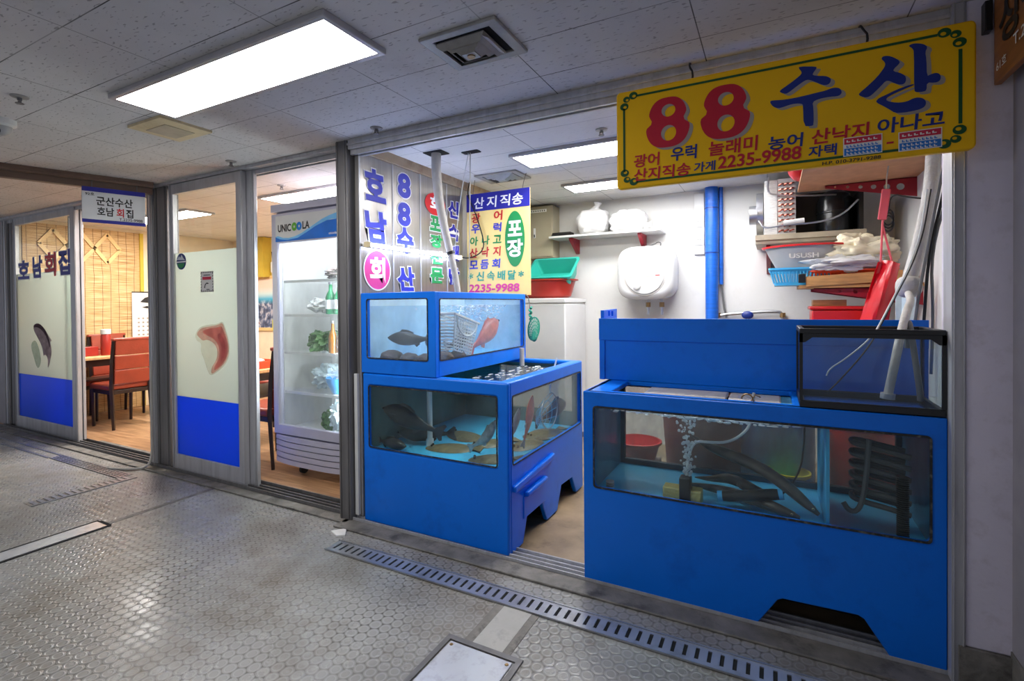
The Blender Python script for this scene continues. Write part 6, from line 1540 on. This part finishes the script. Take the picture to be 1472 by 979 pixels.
for x0, x1, z0, z1 in ((.229, .346, 1.890, 1.958), (.392, .512, 1.884, 1.952)):
    h_ = z1-z0
    fy.poly(ys, [(x0, z0), (x1, z0), (x1, z1), (x0, z1)], 'paper', .0022, 'sticker')
    fy.poly(ys, [(x0+.003, z1-h_*.36), (x1-.003, z1-h_*.36), (x1-.003, z1-.003), (x0+.003, z1-.003)], 'sticker_red', .0028, 'sticker_band')
    fy.poly(ys, [(x0+.003, z0+.003), (x1-.003, z0+.003), (x1-.003, z0+h_*.42), (x0+.003, z0+h_*.42)], 'sticker_blue', .0028, 'sticker_band')
    for r, n_ in ((.80, 6), (.52, 9), (.30, 8), (.12, 8)):
        for k in range(n_):
            xx = x0+.010+(x1-x0-.02)*k/n_; wv = (x1-x0-.02)/n_*.7; zz = z0+h_*r
            fy.poly(ys, [(xx, zz-.004), (xx+wv, zz-.004), (xx+wv, zz-.001), (xx+wv*.4, zz-.001), (xx+wv*.4, zz+.004), (xx, zz+.004)], 'paper' if r != .52 else 'sticker_blue', .0034, 'sticker_print')
for x in (-.30, .30):
    b = B(); b.tube([(x, 2.215, 2.27), (x+.006, 2.205, 2.32), (x-.008, 2.21, 2.345), (x-.012, 2.24, 2.375), (x-.012, 2.27, 2.385)], .004, 6, 1); b.done('hanging_wire', 'rubber', ys)
for x in (-.45, .45):
    b = B(); b.box(x-.012, x+.012, 2.23, 2.29, 2.25, 2.27); b.done('wall_bracket', 'alu_dark', ys)

# brown sign at the right edge
bs = thing('side_sign', 'brown wooden sign with black letters hung at the right edge', 'sign', (.66, 2.0, 2.1))
b = B(); b.box(.655, .675, 1.45, 2.235, 2.075, 2.36); b.done('board', 'sign_wood', bs, .003)
fbn = Face((.655, 2.235, 2.075), (0, -1, 0), (0, 0, 1))
fbn.text(bs, '싱싱수산', 'letter_black', (.05, .10, .70, .24), .03, lift=.003)
fbn.text(bs, '61호', 'paper', (.03, .035, .11, .065), .01, lift=.003)
fbn.text(bs, 'T.2235', 'paper', (.16, .06, .34, .095), .01, lift=.003)
for y in (1.6, 2.15): B().cyl((.665, y, 2.36), (.665, y, ZC), .005, n=8).done('hanger', 'black', bs)
hb = B(); hb.box(.63, .65, 2.225, 2.262, 2.26, 2.36); hb = hb.done('hinge_plate', 'black', None, .002); tag(hb, 'black hinge plate at the top of the pale column', 'bracket')

# ================================================================== ceiling fittings
def sprinkler(label, x, y, z=ZC, s=1.0):
    t = thing('sprinkler_head', label, 'sprinkler', (x, y, z), 'sprinkler heads')
    B().lathe([(.0, z), (.036*s, z), (.034*s, z-.005), (.016*s, z-.008), (.0, z-.008)], (x, y, 0), 22).done('collar', 'ventmetal', t)
    b = B(); b.cyl((x, y, z-.006), (x, y, z-.020), .009, n=10); b.box(x-.012, x-.008, y-.003, y+.003, z-.034, z-.012); b.box(x+.008, x+.012, y-.003, y+.003, z-.034, z-.012); b.done('nozzle', 'alu_dark', t)
    B().lathe([(.0, z-.032), (.017, z-.033), (.017, z-.036), (.0, z-.037)], (x, y, 0), 14).done('deflector', 'alu_dark', t)
    return t
sprinkler('sprinkler head in the corridor ceiling at the far left', -3.24, 1.05)
sprinkler('sprinkler head in the shop ceiling left of the yellow sign', -.90, 2.88)
sprinkler('sprinkler head above the top left corner of the fish shop opening', -2.04, 2.215)
sprinkler('sprinkler head above the near glass door', -3.40, 2.22)
sprinkler('sprinkler head above the far glass door, beyond the brown rail', -5.62, 2.27)
sprinkler('sprinkler head in the restaurant ceiling above the fridge', -3.75, 2.9, ZC+.01)
def ac_vent(label, x0, x1, y0, y1, broken, group='air vents'):
    t = thing('air_vent', label, 'vent', ((x0+x1)/2, (y0+y1)/2, ZC), group)
    cx, cy = (x0+x1)/2, (y0+y1)/2; w, d = (x1-x0)/2, (y1-y0)/2
    rc = lambda s, dx=0, dy=0: [(cx+dx-w*s, cy+dy-d*s), (cx+dx+w*s, cy+dy-d*s), (cx+dx+w*s, cy+dy+d*s), (cx+dx-w*s, cy+dy+d*s)]
    B().plate(rc(1), [rc(.74)], (0, 0, ZC-.014), (1, 0, 0), (0, 1, 0), (0, 0, 1), .014).done('frame', 'ventmetal', t, .004)
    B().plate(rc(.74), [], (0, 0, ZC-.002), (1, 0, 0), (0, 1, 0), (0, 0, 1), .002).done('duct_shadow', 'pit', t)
    for k, (s0, s1, z0, z1) in enumerate(((.70, .52, ZC-.010, ZC-.030), (.52, .36, ZC-.014, ZC-.034), (.36, .2, ZC-.018, ZC-.038))):
        dx = dy = 0
        if broken: dx, dy = (-.025, .012)
        b = B(); P = [Vector((a_, c_, z0)) for a_, c_ in rc(s0-.03, dx, dy)]; Q = [Vector((a_, c_, z1)) for a_, c_ in rc(s1-.02, dx, dy)]
        P2 = [p+Vector((0, 0, .004)) for p in P]; Q2 = [p+Vector((0, 0, .004)) for p in Q]
        b.rings([P, Q, Q2, P2], closed=True); b.done('louvre_ring', 'ventmetal', t)
    B().plate(rc(.18, -.02 if broken else 0, .01 if broken else 0), [], (0, 0, ZC-.04), (1, 0, 0), (0, 1, 0), (0, 0, 1), .006).done('centre_plate', 'ventmetal', t)
    if broken:
        B().lathe([(.016, ZC-.044), (.016, ZC-.04)], (cx-.02, cy+.01, 0), 16).done('centre_bolt', 'brass', t)
        b = B(); b.box(cx+w*.35, cx+w*.62, cy-d*.5, cy+d*.5, ZC-.022, ZC-.018, Matrix.Rotation(.5, 3, 'Y')); b.done('loose_blade', 'steel', t)
    return t
ac_vent('square corridor air vent with loose louvres, right of the lamp panel', -1.215, -.875, 1.555, 1.83, True)
ac_vent('square air vent in the fish shop ceiling above the banner', -2.115, -1.74, 3.40, 3.675, False)
ex = thing('exhaust_grille', 'yellowed square exhaust grille left of the corridor lamp', 'vent', (-3.07, 1.64, ZC))
P = [(-3.235, 1.505), (-2.905, 1.505), (-2.905, 1.785), (-3.235, 1.785)]
b = B(); b.rings([[Vector((x, y, ZC)) for x, y in P], [Vector((x, y, ZC-.014)) for x, y in P], [Vector((-3.07+(x+3.07)*.62, 1.645+(y-1.645)*.62, ZC-.020)) for x, y in P]]); b.done('cover', 'ivory', ex)
b = B(); b.box(-3.165, -2.975, 1.565, 1.725, ZC-.023, ZC-.019); b.done('grille', 'tray', ex)
cm = thing('dome_camera', 'white dome camera on the corridor ceiling at the left edge', 'camera', (-3.74, 1.13, ZC))
B().lathe([(.06, ZC), (.06, ZC-.03), (.045, ZC-.04)], (-3.72, 1.13, 0), 26).done('base', 'white', cm)
B().ball((-3.72, 1.13, ZC-.045), .045, .045, .045).done('dome', 'clearplastic', cm)
B().ball((-3.70, 1.10, ZC-.066), .022, .022, .022).done('lens', 'black', cm)

# ================================================================== corridor floor fittings
dg = thing('drain_channel', 'long slotted steel drain channel in front of the shop', 'drain', (-.5, 2.0, 0), 'floor drains')
b = B(); b.box(-2.215, 1.0, 1.962, 2.072, 0.0005, .0025); b.done('channel_shade', 'pit', dg)  # flat dark strip on the floor, painted shade below the slots
b = B()
b.box(-2.215, 1.0, 1.962, 1.984, .0025, .007); b.box(-2.215, 1.0, 2.050, 2.066, .0025, .007)
x = -2.215; k = 0
while x < 1.0:
    b.box(x, x+.030, 1.984, 2.050, .0025, .007); x += .0445; k += 1
b.done('slotted_cover', 'mid_steel', dg)
b = B(); b.box(-2.222, 1.0, 2.066, 2.073, .0025, .010); b.box(-2.222, 1.0, 1.957, 1.962, .0025, .010); b.done('edge_rail', 'steel', dg)
hc = thing('access_cover', 'square steel access cover in the floor at the bottom edge', 'cover', (-1.0, 1.4, 0))
b = B(); b.box(-1.155, -.875, 1.30, 1.648, .0005, .007); b.done('plate', 'lit_steel', hc, .002)
B().plate([(-1.185, 1.27), (-.845, 1.27), (-.845, 1.68), (-1.185, 1.68)], [[(-1.163, 1.292), (-.867, 1.292), (-.867, 1.656), (-1.163, 1.656)]], (0, 0, .0005), (1, 0, 0), (0, 1, 0), (0, 0, 1), .007).done('cover_frame', 'alu_dark', hc)
for x in (-1.14, -.89): B().lathe([(.008, .007), (.006, .009), (0, .009)], (x, 1.63, 0), 12).done('screw', 'brass', hc)
pc = B(); pc.box(-1.075, -.94, 1.68, 1.955, .0004, .003); pc = pc.done('trim_patch', 'patch'); struct(pc)
for x0, x1 in ((-1.115, -1.075), (-.94, -.905)):
    o = B().box(x0, x1, 1.68, 1.955, .0003, .0022).done('trim_patch_edge', 'cement'); struct(o)
ld = thing('drain_strip', 'flat steel floor strip at the left edge of the corridor floor', 'drain', (-3.7, 1.0, 0), 'floor drains')
b = B(); b.box(-3.80, -3.675, .2, 1.56, .0005, .006); b.done('strip', 'lit_steel', ld)
b = B(); b.box(-3.825, -3.80, .2, 1.575, .0005, .004); b.box(-3.675, -3.655, .2, 1.575, .0005, .004); b.box(-3.80, -3.675, 1.56, 1.585, .0005, .003); b.done('dirty_edge', 'pit', ld)
o = B().box(-3.735, -3.695, 1.58, 2.24, .0003, .0018).done('trim_floor_joint', 'cement'); struct(o)
fg = thing('floor_grate', 'steel slatted floor grate near the far doorway', 'drain', (-5.2, 2.1, 0), 'floor drains')
b = B(); b.box(-5.80, -4.62, 2.035, 2.14, .0004, .002); b.done('grate_pit', 'pit', fg)
b = B()
for k in range(5): b.box(-5.80, -4.62, 2.038+k*.021, 2.038+k*.021+.013, .002, .007)
for k in range(9): b.box(-5.80+k*.146, -5.785+k*.146, 2.036, 2.138, .002, .006)
b.done('grate_bars', 'steel', fg)
b = B(); b.box(-7.9, -5.82, 2.03, 2.045, .0004, .006); b.box(-7.9, -5.82, 2.12, 2.135, .0004, .006); b.done('edge_rail', 'steel', fg)
f2 = thing('toothed_drain', 'narrow toothed drain running across the floor to the far grate', 'drain', (-4.57, 1.8, 0), 'floor drains')
b = B(); b.box(-4.625, -4.50, 1.48, 2.12, .0003, .0018); b.done('drain_pit', 'cement', f2)
b = B()
for k in range(15): b.box(-4.61, -4.52, 1.50+k*.040, 1.522+k*.040, .0018, .006)
b.box(-4.515, -4.50, 1.48, 2.12, .0018, .007); b.done('teeth', 'steel', f2)
wd = thing('floor_cable', 'grey cable lying along the floor by the left post', 'cable', (-4.7, 2.2, 0))
B().tube([(-4.69, 2.325, .9), (-4.69, 2.325, .3), (-4.68, 2.32, .12), (-4.66, 2.28, .02), (-4.72, 2.2, .012), (-4.86, 2.14, .012), (-4.95, 2.12, .012)], .010, 8, 2).done('cable_body', 'hose', wd)
pcl = B(); pcl.plate([(-2.36, 2.13), (-2.28, 2.10), (-2.24, 2.13), (-2.30, 2.20)], [], (0, 0, .0005), (1, 0, 0), (0, 1, 0), (0, 0, 1), .008); pcl = pcl.done('tape_scrap', 'paper'); tag(pcl, 'pale scrap of tape on the floor at the foot of the door post', 'tape')
